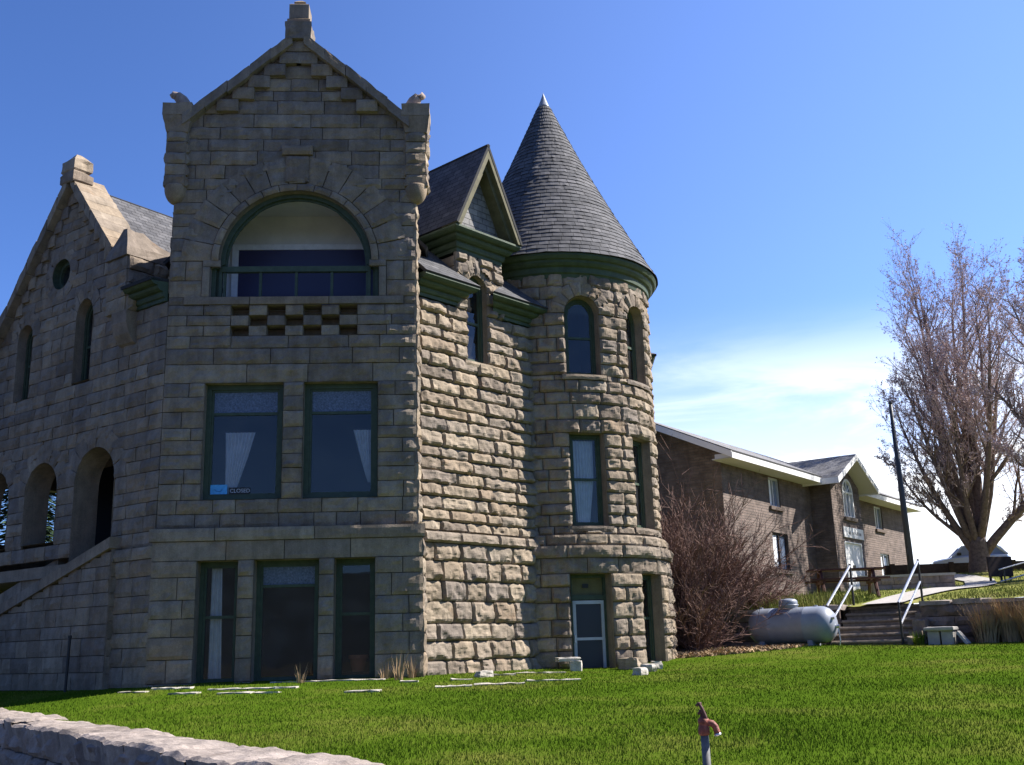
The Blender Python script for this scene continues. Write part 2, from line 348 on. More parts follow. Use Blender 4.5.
M_chrome = mat('light_metal', (.6, .6, .62), .25, .5, metal=.9)
M_terra = mat('terracotta', (.33, .12, .06), .8, .2)
M_needle = mat('spruce_needles', (.04, .07, .03), .8, .2, nscale=2, namt=.4)
def glass_mat(name, tint=(.8, .83, .85), refl=.9, base=.0):
    m = bpy.data.materials.new(name); m.use_nodes = True; t = m.node_tree; t.nodes.clear(); L = t.links.new
    o = N(t, 'ShaderNodeOutputMaterial'); tr = N(t, 'ShaderNodeBsdfTransparent'); tr.inputs[0].default_value = (*tint, 1)
    gl = N(t, 'ShaderNodeBsdfGlossy', Roughness=.015); gl.inputs[0].default_value = (refl, refl, refl, 1)
    fr = N(t, 'ShaderNodeFresnel', IOR=1.5); f = MA(t, 'ADD', MA(t, 'MULTIPLY', fr.outputs[0], 1.45), base)
    tc = N(t, 'ShaderNodeTexCoord'); nz = N(t, 'ShaderNodeTexNoise', Scale=1.1, Detail=2.0); L(tc.outputs['Object'], nz.inputs['Vector'])
    bp = N(t, 'ShaderNodeBump', Strength=.06, Distance=.03); L(nz.outputs[0], bp.inputs['Height']); L(bp.outputs[0], gl.inputs['Normal'])
    mx = N(t, 'ShaderNodeMixShader'); L(f, mx.inputs[0]); L(tr.outputs[0], mx.inputs[1]); L(gl.outputs[0], mx.inputs[2]); df = N(t, 'ShaderNodeBsdfDiffuse'); df.inputs[0].default_value = (.34, .35, .37, 1); n2 = N(t, 'ShaderNodeTexNoise', Scale=2.3, Detail=5.0); L(tc.outputs['Object'], n2.inputs['Vector'])
    mx2 = N(t, 'ShaderNodeMixShader'); L(MR(t, .3, .75, .015, .075, n2.outputs[0]), mx2.inputs[0]); L(mx.outputs[0], mx2.inputs[1]); L(df.outputs[0], mx2.inputs[2]); L(mx2.outputs[0], o.inputs[0])
    return m
M_glass = glass_mat('window_glass')
M_textured = mat('frosted_transom_glass', (.10, .13, .20), .25, .6, nscale=30, namt=.6, bump=.5, bscale=60)
M_carglass = mat('car_glass', (.16, .20, .28), .08, .8)
def grass_mat(name, a, b_, c):
    m = bpy.data.materials.new(name); m.use_nodes = True; t = m.node_tree; b = t.nodes['Principled BSDF']; L = t.links.new
    b.inputs['Roughness'].default_value = .85; b.inputs['Specular IOR Level'].default_value = .0
    tc = N(t, 'ShaderNodeTexCoord'); n1 = N(t, 'ShaderNodeTexNoise', Scale=.55, Detail=5.0, Roughness=.6); n2 = N(t, 'ShaderNodeTexNoise', Scale=14., Detail=4.0, Roughness=.7)
    L(tc.outputs['Object'], n1.inputs['Vector']); L(tc.outputs['Object'], n2.inputs['Vector'])
    at = N(t, 'ShaderNodeAttribute', attribute_name='tint')
    s = MA(t, 'ADD', MA(t, 'MULTIPLY', n1.outputs[0], .75), MA(t, 'ADD', MA(t, 'MULTIPLY', n2.outputs[0], .35), MA(t, 'MULTIPLY', at.outputs['Fac'], .34)))
    cr = N(t, 'ShaderNodeValToRGB'); e = cr.color_ramp.elements; e[0].position = .42; e[0].color = (*a, 1); e[1].position = .98; e[1].color = (*c, 1); x = e.new(.70); x.color = (*b_, 1)
    L(s, cr.inputs[0]); L(cr.outputs[0], b.inputs['Base Color']); return m
M_grass = grass_mat('lawn_blades', (.044, .082, .006), (.078, .130, .010), (.175, .175, .04))
M_turf = grass_mat('lawn_turf', (.03, .062, .006), (.058, .10, .008), (.14, .14, .03))
M_dgrass = grass_mat('rough_grass', (.10, .14, .03), (.19, .20, .055), (.33, .28, .12))
M_soil = mat('dry_ground', (.065, .064, .05), .95, .1, nscale=.4, namt=.3)
M_road = mat('road_surface', (.10, .095, .09), .95, .1, nscale=5, namt=.2)
M_hill = mat('hill_scrub', (.035, .042, .048), .95, .1, nscale=.02, namt=.4)
# ------------------------------------------------------------------ terrain
def tps(pts):
    p = np.array(pts, float); n = len(p); d = np.linalg.norm(p[:, None, :2]-p[None, :, :2], axis=2)
    K = np.where(d > 0, d*d*np.log(d+1e-9), 0)+np.eye(n)*.5; A = np.zeros((n+3, n+3)); A[:n, :n] = K; A[:n, n] = A[n, :n] = 1; A[:n, n+1:] = p[:, :2]; A[n+1:, :n] = p[:, :2].T
    w = np.linalg.solve(A, np.concatenate([p[:, 2], np.zeros(3)]))
    def f(x, y):
        x = np.asarray(x, float); y = np.asarray(y, float); q = np.hypot(x[..., None]-p[:, 0], y[..., None]-p[:, 1])
        return (np.where(q > 0, q*q*np.log(q+1e-9), 0)*w[:n]).sum(-1)+w[n]+w[n+1]*x+w[n+2]*y
    return f
z_lawn = tps([(-12, 26, 1.15), (-7, 20.6, 1.1), (-4.5, 20.6, 1.11), (-2, 20.6, 1.12), (.6, 23.6, 1.15), (3, 24, 1.12), (4.2, 25.5, 1.32), (6.6, 25.5, 1.44), (9.2, 26, 1.45), (12, 24.5, 1.46), (18, 22, 1.55), (26, 18, 1.7),
              (1.4, 8.5, .72), (4, 8.5, .74), (-1.4, 8.6, .74), (-5.4, 14.6, .76), (-9, 19.4, .82), (8, 12, .86), (2, 15, .92), (-3, 15, .88), (10, 18, 1.15), (0, 4, .6), (6, 4, .62), (16, 14, 1.05), (4, 28.5, 1.45), (8, 28.5, 1.5)])
z_terr = tps([(3, 31, 2.4), (7.1, 28.7, 2.42), (9.4, 27.2, 2.43), (12, 25.2, 2.45), (20, 19.4, 2.5), (5, 33, 2.6), (7, 36, 2.85), (10, 32, 2.85), (11.3, 34, 3.06), (13.2, 36, 3.12), (13.4, 43, 3.45), (17, 38, 3.42), (19.3, 46, 4.2),
              (19.5, 53, 4.4), (22, 52, 4.25), (30, 44, 4.1), (30, 30, 3.0), (-4, 40, 2.6), (26, 60, 4.3), (10, 60, 4.0), (16, 31, 2.85)])
FW0 = np.array([-1.36, 8.31]); FWd = np.array([-.5777, .8162]); FWn = np.array([-.8162, -.5777])   # foreground wall: back edge, along, towards the camera
TW = Wall((8.32, 26.0), 126.35)                                        # frame of the steps and of the terrace wall
def sheet(name, f, m, x0, x1, y0, y1, st, keep, kind='structure'):
    xs = np.arange(x0, x1+st, st); ys = np.arange(y0, y1+st, st); X, Y = np.meshgrid(xs, ys); Z = f(X, Y); nx = len(xs)
    V = np.stack([X.ravel(), Y.ravel(), Z.ravel()], 1); kv = keep(X.ravel(), Y.ravel()); F = []
    for j in range(len(ys)-1):
        for i in range(nx-1):
            q = (j*nx+i, j*nx+i+1, (j+1)*nx+i+1, (j+1)*nx+i)
            if kv[list(q)].any(): F.append(q)
    b = MB(); b.add(V, F); o = b.build(name, m, smooth=True); tag(o, kind=kind); return o
def side_fw(x, y): return (x-FW0[0])*FWn[0]+(y-FW0[1])*FWn[1]          # >0 on the camera's side
def side_tw(x, y): return (x-TW.o[0])*TW.n[0]+(y-TW.o[1])*TW.n[1]      # off: >0 on the lawn side
def along_tw(x, y): return (x-TW.o[0])*TW.d[0]+(y-TW.o[1])*TW.d[1]
lawn = sheet('lawn', z_lawn, M_turf, -18, 30, 2, 34, .5, lambda x, y: (side_fw(x, y) < -.2) & (side_tw(x, y) > -1.0))
terr = sheet('terrace_ground', lambda x, y: z_terr(x, y)-.25*np.clip(-1.6-0*x-side_tw(x, y), -9, 0)*0, M_dgrass, -6, 44, 14, 70, .6, lambda x, y: (side_tw(x, y) < -1.75))
b = MB(); a = np.linspace(0, 2*math.pi, 73); rr = [0, 30, 80, 200, 600, 2500]
v = [(r*math.cos(t), r*math.sin(t), -.12-(0 if r < 100 else .002*r)) for r in rr for t in a[:-1]]
b.add(v, [(i*72+j, i*72+(j+1) % 72, (i+1)*72+(j+1) % 72, (i+1)*72+j) for i in range(5) for j in range(72)]); tag(b.build('ground', M_soil), kind='structure')
b = MB(); Wr = Wall((2.6, 1.6), -35.3); 
b.add([Wr(-40, -.10, 0), Wr(60, -.10, 0), Wr(60, -.10, 6), Wr(-40, -.10, 6)], [(0, 1, 2, 3)]); tag(b.build('road', M_road), kind='structure')
b = MB(); A = np.linspace(R(95), R(330), 90); rows = []
for k, (d, h) in enumerate(((260, -2), (330, 16), (420, 30), (560, 36))):
    n = vnoise(np.stack([A*6, A*0+k, A*0], 1), 5)+.5*vnoise(np.stack([A*17, A*0+k, A*0], 1), 6)
    env = np.clip(np.sin((A-A[0])/(A[-1]-A[0])*math.pi)*3, 0, 1)
    rows.append(np.stack([np.sin(A)*d, np.cos(A)*d, -2+(h+2)*env*(1+.35*n)*(1 if k else 0)], 1))
b.add(np.concatenate(rows), [(i*90+j, i*90+j+1, (i+1)*90+j+1, (i+1)*90+j) for i in range(3) for j in range(89)]); tag(b.build('hills', M_hill, smooth=True), kind='structure')

# ------------------------------------------------------------------ the stone house
HOUSE = thing('stone_house', 'rock-faced sandstone house with a gabled corner bay and round turret under a cone roof', 'house', (0., 24., 1.1))
FACE = 186.35-4-.0
BAY = Wall((-1.955, 21.0), 86.3)
o_ = BAY(0, 0)+azv(-3.7)*.5; SUN = Wall(o_, 42.6)
o_ = BAY(-5.06, 0); POR = Wall(o_, 126.35)
TC = (1.085, 26.448); DR = Drum(TC, 2.42, 182.35)
def glass_fan(mb, W_, O, off):
    n = len(O); v = W_.arr(np.array([p[0] for p in O]), np.array([p[1] for p in O]), np.full(n, off)); mb.add(v, [tuple(range(n))])
def window(root, wmb, W_, u0, u1, z0, z1, arch=None, depth=.28, fw=.075, rails=(), mull=(), room=True, tint=.35, fm=None, gm=None, sill=None, room_depth=1.3, transom=None, name='window', n=20, reveal=.03):
    A = outline(u0, u1, z0, z1, arch, n); B = outline(u0, u1, z0, z1, arch, n, fw); C2 = outline(u0, u1, z0, z1, arch, n, fw+.045)
    strip(wmb, W_, A, A, reveal, -depth-.08, tint)
    f = MB(); o = -depth+.07
    strip(f, W_, A, B, o, o); strip(f, W_, B, B, o, o-.035); strip(f, W_, B, C2, o-.035, o-.035); strip(f, W_, C2, C2, o-.035, o-.075); strip(f, W_, A, A, o, o-.1)
    ia, ib = u0+fw+.045, u1-fw-.045
    for z in rails: pbox(f, W_, ia-.01, ib+.01, z-.028, z+.028, o-.08, o-.03)
    for u, za, zb in mull: pbox(f, W_, u-.022, u+.022, za, zb, o-.08, o-.03)
    fo = f.build(name, fm or M_greenf, root)
    g = MB(); glass_fan(g, W_, C2, o-.062); g.build('pane', gm or M_glass, fo)
    if transom:
        g = MB(); pbox(g, W_, ia, ib, transom, z1-fw-.04, o-.070, o-.057); g.build('transom_pane', M_textured, fo)
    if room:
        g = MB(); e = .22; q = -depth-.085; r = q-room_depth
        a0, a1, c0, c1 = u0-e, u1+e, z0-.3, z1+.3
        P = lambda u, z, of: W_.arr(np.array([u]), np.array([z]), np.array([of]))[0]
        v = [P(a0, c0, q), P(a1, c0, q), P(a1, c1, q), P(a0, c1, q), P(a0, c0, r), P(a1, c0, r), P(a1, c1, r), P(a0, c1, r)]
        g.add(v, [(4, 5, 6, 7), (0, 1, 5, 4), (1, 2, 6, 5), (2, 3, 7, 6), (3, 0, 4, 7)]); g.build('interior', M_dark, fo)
    if sill:
        g = MB(); 
        stone(g, W_, u0-.12, u1+.12, z0-sill, z0, h=.03, rough=.008, base=.07, cell=.09, margin=.03); 
        pbox(g, W_, u0-.1, u1+.1, z0-.03, z0-.002, -depth, .075, .5, 3 if isinstance(W_, Drum) else 1)
        g.build('sill', M_stone, fo)
    return fo
def arch_keep(holes):
    def k(u, z):
        ok = np.ones(len(u), bool)
        for cu, sp, rx, ry in holes: ok &= ~((z > sp-.001) & (((u-cu)/rx)**2+((z-sp)/ry)**2 < 1))
        return ok
    return k
def voussoirs(mb, W_, cu, sp, r, ring, n, sz=1., **kw):
    Pl = Polar(W_, cu, sp, r+ring/2, sz); L = math.pi*(r+ring/2)
    e = np.linspace(0, L, n+1)
    for i in range(n): stone(mb, Pl, e[i], e[i+1], r, r+ring, **kw)
def curtain(fo, W_, poly, off, folds=9, amp=.02):
    """poly: list of (z, u_left, u_right) from top to bottom"""
    g = MB(); V = []; n = folds*6
    for z, a_, b_ in poly:
        uu = np.linspace(a_, b_, n+1); V.append(W_.arr(uu, np.full(n+1, z), off+amp*np.sin(np.linspace(0, folds*2*math.pi, n+1))))
    m = n+1; g.add(np.concatenate(V), [(i*m+j, i*m+j+1, (i+1)*m+j+1, (i+1)*m+j) for i in range(len(poly)-1) for j in range(n)]); g.build('curtain', M_curtain, fo, smooth=True)

# --- corner bay
mb = MB(); k = dict(h=.045, rough=.024, cell=.07, margin=.04, face=.5)
UL, UR = -5.06, .0
base_levels = [.7, 1.14, 3.41]
masonry(mb, BAY, -5.10, .115, base_levels, .40, rects=[(-4.23, -3.45, 1.1, 3.41), (-3.14, -1.90, 1.1, 3.41), (-1.60, -.82, 1.1, 3.41)], base=.10, lr=(.4, .95), **k)
masonry(mb, BAY, -5.10, .115, [3.41, 3.785], .4, base=.10, lr=(1.0, 1.9), **{**k, 'h': .02, 'rough': .008})
masonry(mb, BAY, -5.16, .16, [3.785, 4.04], .3, base=.14, lr=(1.2, 2.0), **{**k, 'h': .03, 'rough': .01})
RW = [(-4.24, -2.68, 4.6, 6.97), (-2.27, -.785, 4.6, 6.97)]
masonry(mb, BAY, UL, UR, [4.04, 4.6, 6.97], .30, rects=RW, lr=(.4, 1.0), **k)
masonry(mb, BAY, UL, UR, [6.97, 7.36], .4, lr=(.8, 1.9), **{**k, 'h': .025})
masonry(mb, BAY, UL, UR, [7.36, 7.96], .30, lr=(.5, 1.3), **k)
CH = []
cw = (3.79-1.21)/7
for r in range(3):
    for c in range(7):
        if (c+r) % 2 == 0: CH.append((-3.79+c*cw, -3.79+(c+1)*cw, 7.96+r*.22, 8.18+r*.22))
masonry(mb, BAY, UL, -3.79, [7.96, 8.18, 8.40, 8.62], .3, lr=(.5, 1.0), **k); masonry(mb, BAY, -1.21, UR, [7.96, 8.18, 8.40, 8.62], .3, lr=(.5, 1.0), **k)
for r in range(3):
    for c in range(7):
        a_, z_ = -3.79+c*cw, 7.96+r*.22
        if (c+r) % 2: stone(mb, BAY, a_, a_+cw, z_, z_+.22, **{**k, 'skirt': .3, 'h': .02})
for a_, b_, c_, d_ in CH: strip(mb, BAY, [(a_, c_), (b_, c_), (b_, d_), (a_, d_)], [(a_, c_), (b_, c_), (b_, d_), (a_, d_)], .01, -.34, .3)
mb.add([BAY(-3.9, 7.9, -.33), BAY(-1.1, 7.9, -.33), BAY(-1.1, 8.7, -.33), BAY(-3.9, 8.7, -.33)], [(0, 1, 2, 3)], .2)
masonry(mb, BAY, -4.75, -.25, [8.62, 8.79], .2, base=.06, lr=(1.3, 1.7), **{**k, 'h': .015, 'rough': .004}); masonry(mb, BAY, UL, -4.75, [8.62, 8.79], .2, lr=(.3, .5), **k); masonry(mb, BAY, -.25, UR, [8.62, 8.79], .2, lr=(.25, .5), **k)
AC, AS, AR = -2.50, 9.58, 1.57
def gable_half(z): return (14.80-z)/.87
def bay_keep(u, z): return arch_keep([(AC, AS, 2.1, 2.1)])(u, z) & (np.abs(u+2.52) < np.where(z > 12.75, gable_half(z), 9))
masonry(mb, BAY, UL, UR, [8.79, 9.58], .40, rects=[(-4.24-.16, -.77+.16, 8.79, 9.58)], lr=(.4, .8), **k)
masonry(mb, BAY, UL, UR, [9.58, 12.95], .285, keep=bay_keep, lr=(.55, 1.25), **{**k, 'cell': .075})
masonry(mb, BAY, UL, UR, [12.95, 14.7], .285, keep=bay_keep, lr=(.55, 1.25), **{**k, 'cell': .075})
for s, a_, b_ in ((-1, -4.40, -4.24), (1, -.77, -.61)): masonry(mb, BAY, a_, b_, [8.79, 9.45], .7, base=.035, lr=(.16, .17), h=.03, rough=.004, cell=.05, margin=.05)
for a_, b_ in ((-4.40, -4.03), (-.97, -.61)): stone(mb, BAY, a_, b_, 9.45, 9.60, base=.035, h=.03, rough=.004, cell=.05)
voussoirs(mb, BAY, AC, AS, AR, .16, 14, base=.045, h=.04, rough=.004, cell=.06, margin=.06)
voussoirs(mb, BAY, AC, AS, AR+.16, .62, 15, base=.03, h=.035, rough=.02, cell=.08, g=.010)
stone(mb, BAY, AC-.25, AC+.25, 11.34, 11.93, base=.07, h=.035, rough=.018, cell=.08)
stone(mb, BAY, AC-.33, AC+.33, 11.95, 12.17, base=.10, h=.06, rough=.006, cell=.07)
# stepped corbel blocks under the coping
for r in range(6):
    zc = 12.97+r*.285; gh = gable_half(zc+.285)-.05
    for s in (-1, 1):
        a_, b_ = sorted((-2.52+s*gh, -2.52+s*(gh-.47)));
        if r < 5: stone(mb, BAY, a_, b_, zc, zc+.285, base=.12, skirt=.16, h=.03, rough=.012, cell=.075, keep=lambda u, z: np.abs(u+2.52) < gable_half(z))
        else: stone(mb, BAY, -2.9, -2.14, zc, zc+.30, base=.12, skirt=.16, h=.03, rough=.012, cell=.075, keep=lambda u, z: np.abs(u+2.52) < gable_half(z))
# right return of the bay, roof-high
RET = Wall(BAY(0, 0), -3.7)
masonry(mb, RET, -.12, .52, [.7, 3.785], .40, base=.10, lr=(.6, .7), h=.05, rough=.02, cell=.06)
masonry(mb, RET, -.02, .52, [3.785, 8.9], .30, lr=(.5, .6), h=.07, rough=.02, cell=.06)
masonry(mb, RET, -.02, .5, [8.9, 12.9], .29, lr=(.5, .6), h=.05, rough=.02, cell=.07); masonry(mb, RET, .5, 3.0, [8.9, 10.4], .29, lr=(.35, .8), h=.05, rough=.02, cell=.08); mb.add([BAY(u, z, -.47) for u, z in ((-5.06, 11.3), (0, 11.3), (0, 12.95), (-2.52, 14.8), (-5.06, 12.95))], [(0, 1, 2, 3, 4)], .4)
LRT = Wall(BAY(-5.06, 0)+azv(-3.7)*3.0, 176.3)
masonry(mb, LRT, 0, 3.0, [8.9, 9.85], .29, lr=(.4, .9), h=.04, rough=.015, cell=.12); masonry(mb, LRT, 2.52, 3.0, [9.85, 12.9], .29, lr=(.4, .6), h=.04, rough=.015, cell=.1)
# balcony arch: deep reveal and openings
DEP = .22
OL = [(-4.24, 8.79), (-.77, 8.79), (-.77, 9.46), (-.93, 9.58)]+[(AC+AR*math.cos(t), AS+AR*math.sin(t)) for t in np.linspace(0, math.pi, 30)]+[(-4.08, 9.58), (-4.24, 9.46)]
strip(mb, BAY, OL, OL, .05, -DEP-.05, .4)
W1 = [(-4.23, -3.45), (-3.14, -1.90), (-1.60, -.82)]
bay_wall_mb = mb
fo1 = [window(HOUSE, mb, BAY, a_, b_, 1.08, 3.41, depth=.30, rails=([2.35] if i != 1 else [2.92]), transom=(2.95 if i == 1 else None), reveal=.11) for i, (a_, b_) in enumerate(W1)]
curtain(fo1[0], BAY, [(3.3, -4.05, -3.85), (1.2, -4.05, -3.80)], -.42, 3)
fo2 = [window(HOUSE, mb, BAY, a_, b_, 4.6, 6.97, depth=.24, rails=[6.37], transom=6.40, fw=.10) for (a_, b_, c_, d_) in RW]
curtain(fo2[0], BAY, [(6.02, -3.88, -3.28), (5.5, -3.86, -3.42), (5.0, -3.85, -3.58), (4.74, -3.84, -3.67)], -.37, 8)
curtain(fo2[1], BAY, [(6.04, -1.30, -.95), (5.6, -1.19, -.95), (5.1, -1.05, -.94), (4.95, -1.00, -.945)], -.37, 6)
mb.build('masonry_wall', M_stone, HOUSE)
# arch frame, balustrade rail, room behind
f = MB(); IN = []
cx, cz = AC, 9.4
A = OL; B = [(u+(.09 if u < AC-1.0 else -.09 if u > AC+1.0 else (AC-u)*.055), z-(.0 if z < 9 else .085*max(0, (z-9.2)/2))) for u, z in OL]
o = -DEP+.1
strip(f, BAY, A, B, o, o); strip(f, BAY, B, B, o, o-.08)
C3 = [(AC+(u-AC)*.972, AS+(z-AS)*.972 if z > AS else z) for u, z in B]; strip(f, BAY, B, C3, o-.08, o-.08); strip(f, BAY, C3, C3, o-.08, o-.12)
pb = lambda u0, u1, z0, z1, a0, a1: f.box(BAY, u0, u1, z0, z1, a0, a1)
pb(-4.05, -.95, 9.40, 9.52, -DEP-.02, -DEP+.09)
for i in range(5): 
    u = -3.98+i*(3.98-1.02)/4; pb(u-.028, u+.028, 8.80, 9.40, -DEP, -DEP+.06)
for u in (-4.06, -.98): pb(u-.03, u+.03, 8.80, 9.52, -DEP-.02, -DEP+.08)
fo = f.build('loggia_frame', M_greenf, HOUSE)
g = MB(); q0, q1 = -DEP-.06, -DEP-1.35
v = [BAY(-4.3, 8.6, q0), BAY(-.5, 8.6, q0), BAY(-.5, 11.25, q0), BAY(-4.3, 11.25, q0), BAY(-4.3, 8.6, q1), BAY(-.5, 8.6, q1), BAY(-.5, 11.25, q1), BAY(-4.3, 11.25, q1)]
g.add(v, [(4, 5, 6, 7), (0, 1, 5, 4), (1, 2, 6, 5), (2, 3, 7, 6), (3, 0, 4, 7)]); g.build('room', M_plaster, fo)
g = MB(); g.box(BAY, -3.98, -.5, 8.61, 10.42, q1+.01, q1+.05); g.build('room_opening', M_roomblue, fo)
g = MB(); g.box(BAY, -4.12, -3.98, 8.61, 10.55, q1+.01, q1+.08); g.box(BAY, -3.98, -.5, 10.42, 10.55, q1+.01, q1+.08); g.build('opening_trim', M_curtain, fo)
# coping, finial, corner pinnacles
g = MB()
for s in (-1, 1):
    n = 5
    for i in range(n):
        t0, t1 = i/n, (i+1)/n; e = .001
        ua, ub = 2.40-(2.40-.12)*(t0+e), 2.40-(2.40-.12)*(t1-e)
        j = RNG.uniform(-.025, .025); zt = lambda u: 14.92-.87*u+j; th = .26
        pts = []
        for zz in (lambda u: zt(u)-th, zt):
            for (u, of) in ((ua, .24), (ub, .24), (ub, -.5), (ua, -.5)): pts.append(BAY(-2.52+s*u, zz(u), of))
        g.hexa(pts, RNG.random())
co = g.build('coping', M_stone, HOUSE)
def roughen(o, cuts=3, amp=.03, sc=5., bev=0):
    bm = bmesh.new(); bm.from_mesh(o.data)
    if bev: bmesh.ops.bevel(bm, geom=[e for e in bm.edges], offset=bev, segments=2, affect='EDGES')
    bmesh.ops.subdivide_edges(bm, edges=bm.edges[:], cuts=cuts, use_grid_fill=True)
    bm.normal_update(); P = np.array([v.co for v in bm.verts]); d = fbm(P*sc, 3, 4)*amp
    for v, q in zip(bm.verts, d): v.co += v.normal*float(q)
    bm.to_mesh(o.data); bm.free()
roughen(co, 3, .022, 4.)
g = MB(); g.box(BAY, -2.81, -2.25, 14.66, 15.06, -.40, .25, .4); fb = g.build('finial', M_stone, HOUSE); roughen(fb, 4, .03, 5)
g = MB(); g.box(BAY, -2.78, -2.28, 15.04, 15.20, -.36, .18, .6, .02); g.box(BAY, -2.745, -2.315, 15.20, 15.60, -.33, .14, .35, .03); g.box(BAY, -2.66, -2.40, 15.60, 15.78, -.24, .05, .7, .09); g.build('finial', M_stone, HOUSE)
for s, uc_ in ((-1, -5.04), (1, .02)):
    g = MB(); zz = np.linspace(11.22, 12.5, 6)
    for a_, b_ in zip(zz[:-1], zz[1:]):
        for (W_, x0, x1) in ((BAY, uc_-.21, uc_+.21),): stone(g, W_, x0, x1, a_, b_, base=.12, skirt=.3, h=.06, rough=.02, cell=.07)
        RW_ = Wall(BAY(uc_+.21, 0, .13), -3.7); stone(g, RW_, 0, .5, a_, b_, base=-.01, skirt=.1, h=.07, rough=.025, cell=.06)
        LW_ = Wall(BAY(uc_-.21, 0, -.37), 176.3); stone(g, LW_, 0, .5, a_, b_, base=-.01, skirt=.1, h=.05, rough=.02, cell=.08)
    pin = g.build('pinnacle', M_stone, HOUSE)
    g = MB(); c = BAY(uc_, 11.22, -.02); prof = [(.01, -.36)]+[(.235*math.sin(t), -.36*math.cos(t)) for t in np.linspace(.2, 1.57, 8)]+[(.235, .04), (.18, .05)]
    g.lathe(c, prof, 24, .6); g.build('ball_end', M_stone, pin, smooth=True)
    g = MB(); d0 = uc_
    P8 = lambda h, z, f1: [BAY(d0-h, z, f1), BAY(d0+h, z, f1), BAY(d0+h, z, -.45), BAY(d0-h, z, -.45)]
    g.hexa(P8(.23, 12.45, .18)+P8(.30, 12.82, .24), .15); g.hexa(P8(.305, 12.822, .245)+P8(.305, 13.10, .245), .3); cp_ = g.build('cap', M_stone, pin); roughen(cp_, 3, .02, 6)
    # carved curl on the cap: a tapering spiral of stone
    g = MB(); c2 = lambda du, dz, of: BAY(uc_+s*du, 13.08+dz, of)
    g.tube([c2(-.10, -.05, -.05), c2(-.09, .08, -.03), c2(-.03, .20, 0), c2(.06, .28, .03), c2(.14, .30, .05), c2(.19, .26, .06)], [.15, .16, .135, .11, .09, .05], 12, .6)
    g.tube([c2(-.16, -.04, -.12), c2(-.13, .06, -.16), c2(-.04, .12, -.14)], [.12, .11, .05], 10, .3); q = g.build('carved_curl', M_brown, pin, smooth=True)
# bay roof
def roof_uv_quad(mb, a, b_, c, d, lift=None):
    a, b_, c, d = map(np.array, (a, b_, c, d)); L = np.linalg.norm(b_-a); H = np.linalg.norm(d-a)
    x = (b_-a)/L; P = np.stack([a, b_, c, d]); U = (P-a)@x; y = d-a; y = y-(y@x)*x; y /= np.linalg.norm(y)+1e-9; V_ = (P-a)@y
    mb.add(P, [(0, 1, 2, 3)], .5, np.stack([U, V_], 1))
def roof_slab(mb, a, b_, c, d, th=.07):
    a, b_, c, d = map(np.array, (a, b_, c, d)); n = np.cross(b_-a, d-a); n = n/np.linalg.norm(n); n = n if n[2] > 0 else -n
    roof_uv_quad(mb, a, b_, c, d); lo = [p-n*th for p in (a, b_, c, d)]; up = [a, b_, c, d]
    mb.add(lo, [(3, 2, 1, 0)], .5)
    for i in range(4): mb.add([up[i], up[(i+1) % 4], lo[(i+1) % 4], lo[i]], [(0, 1, 2, 3)], .5)
g = MB(); roof_slab(g, BAY(-5.35, 9.75, -.47), BAY(-5.35, 9.75, -3.6), BAY(-2.52, 12.85, -3.6), BAY(-2.52, 12.85, -.47)); roof_slab(g, BAY(.25, 10.1, -.55), BAY(.25, 10.1, -3.6), BAY(-2.52, 12.85, -3.6), BAY(-2.52, 12.85, -.47))
g.build('shingle_roof', M_shingle, HOUSE, uvs=True)

# --- sunlit side wall
mb = MB(); k = dict(h=.105, rough=.03, cell=.042, margin=.04, face=.9)
SE = 4.1
masonry(mb, SUN, .0, SE, [.7, 1.06, 3.74], .385, base=.08, lr=(.42, .85), **k)
masonry(mb, SUN, .0, SE+.05, [3.74, 3.97], .3, base=.13, lr=(.8, 1.3), **k)
sp_s = 9.40
masonry(mb, SUN, .0, SE, [3.97, 7.80, 8.95], .275, rects=[(1.48, 2.11, 7.80, 8.95)], lr=(.4, 1.15), **k)
masonry(mb, SUN, 1.15, 2.66, [8.95, 9.5, 10.3], .28, rects=[(1.48, 2.11, 8.9, 9.5)], keep=arch_keep([(1.795, 9.5, .47, .49)]), lr=(.3, .6), **k)
voussoirs(mb, SUN, 1.795, 9.5, .315, .36, 7, sz=1.08, base=.05, h=.035, rough=.014, cell=.05)
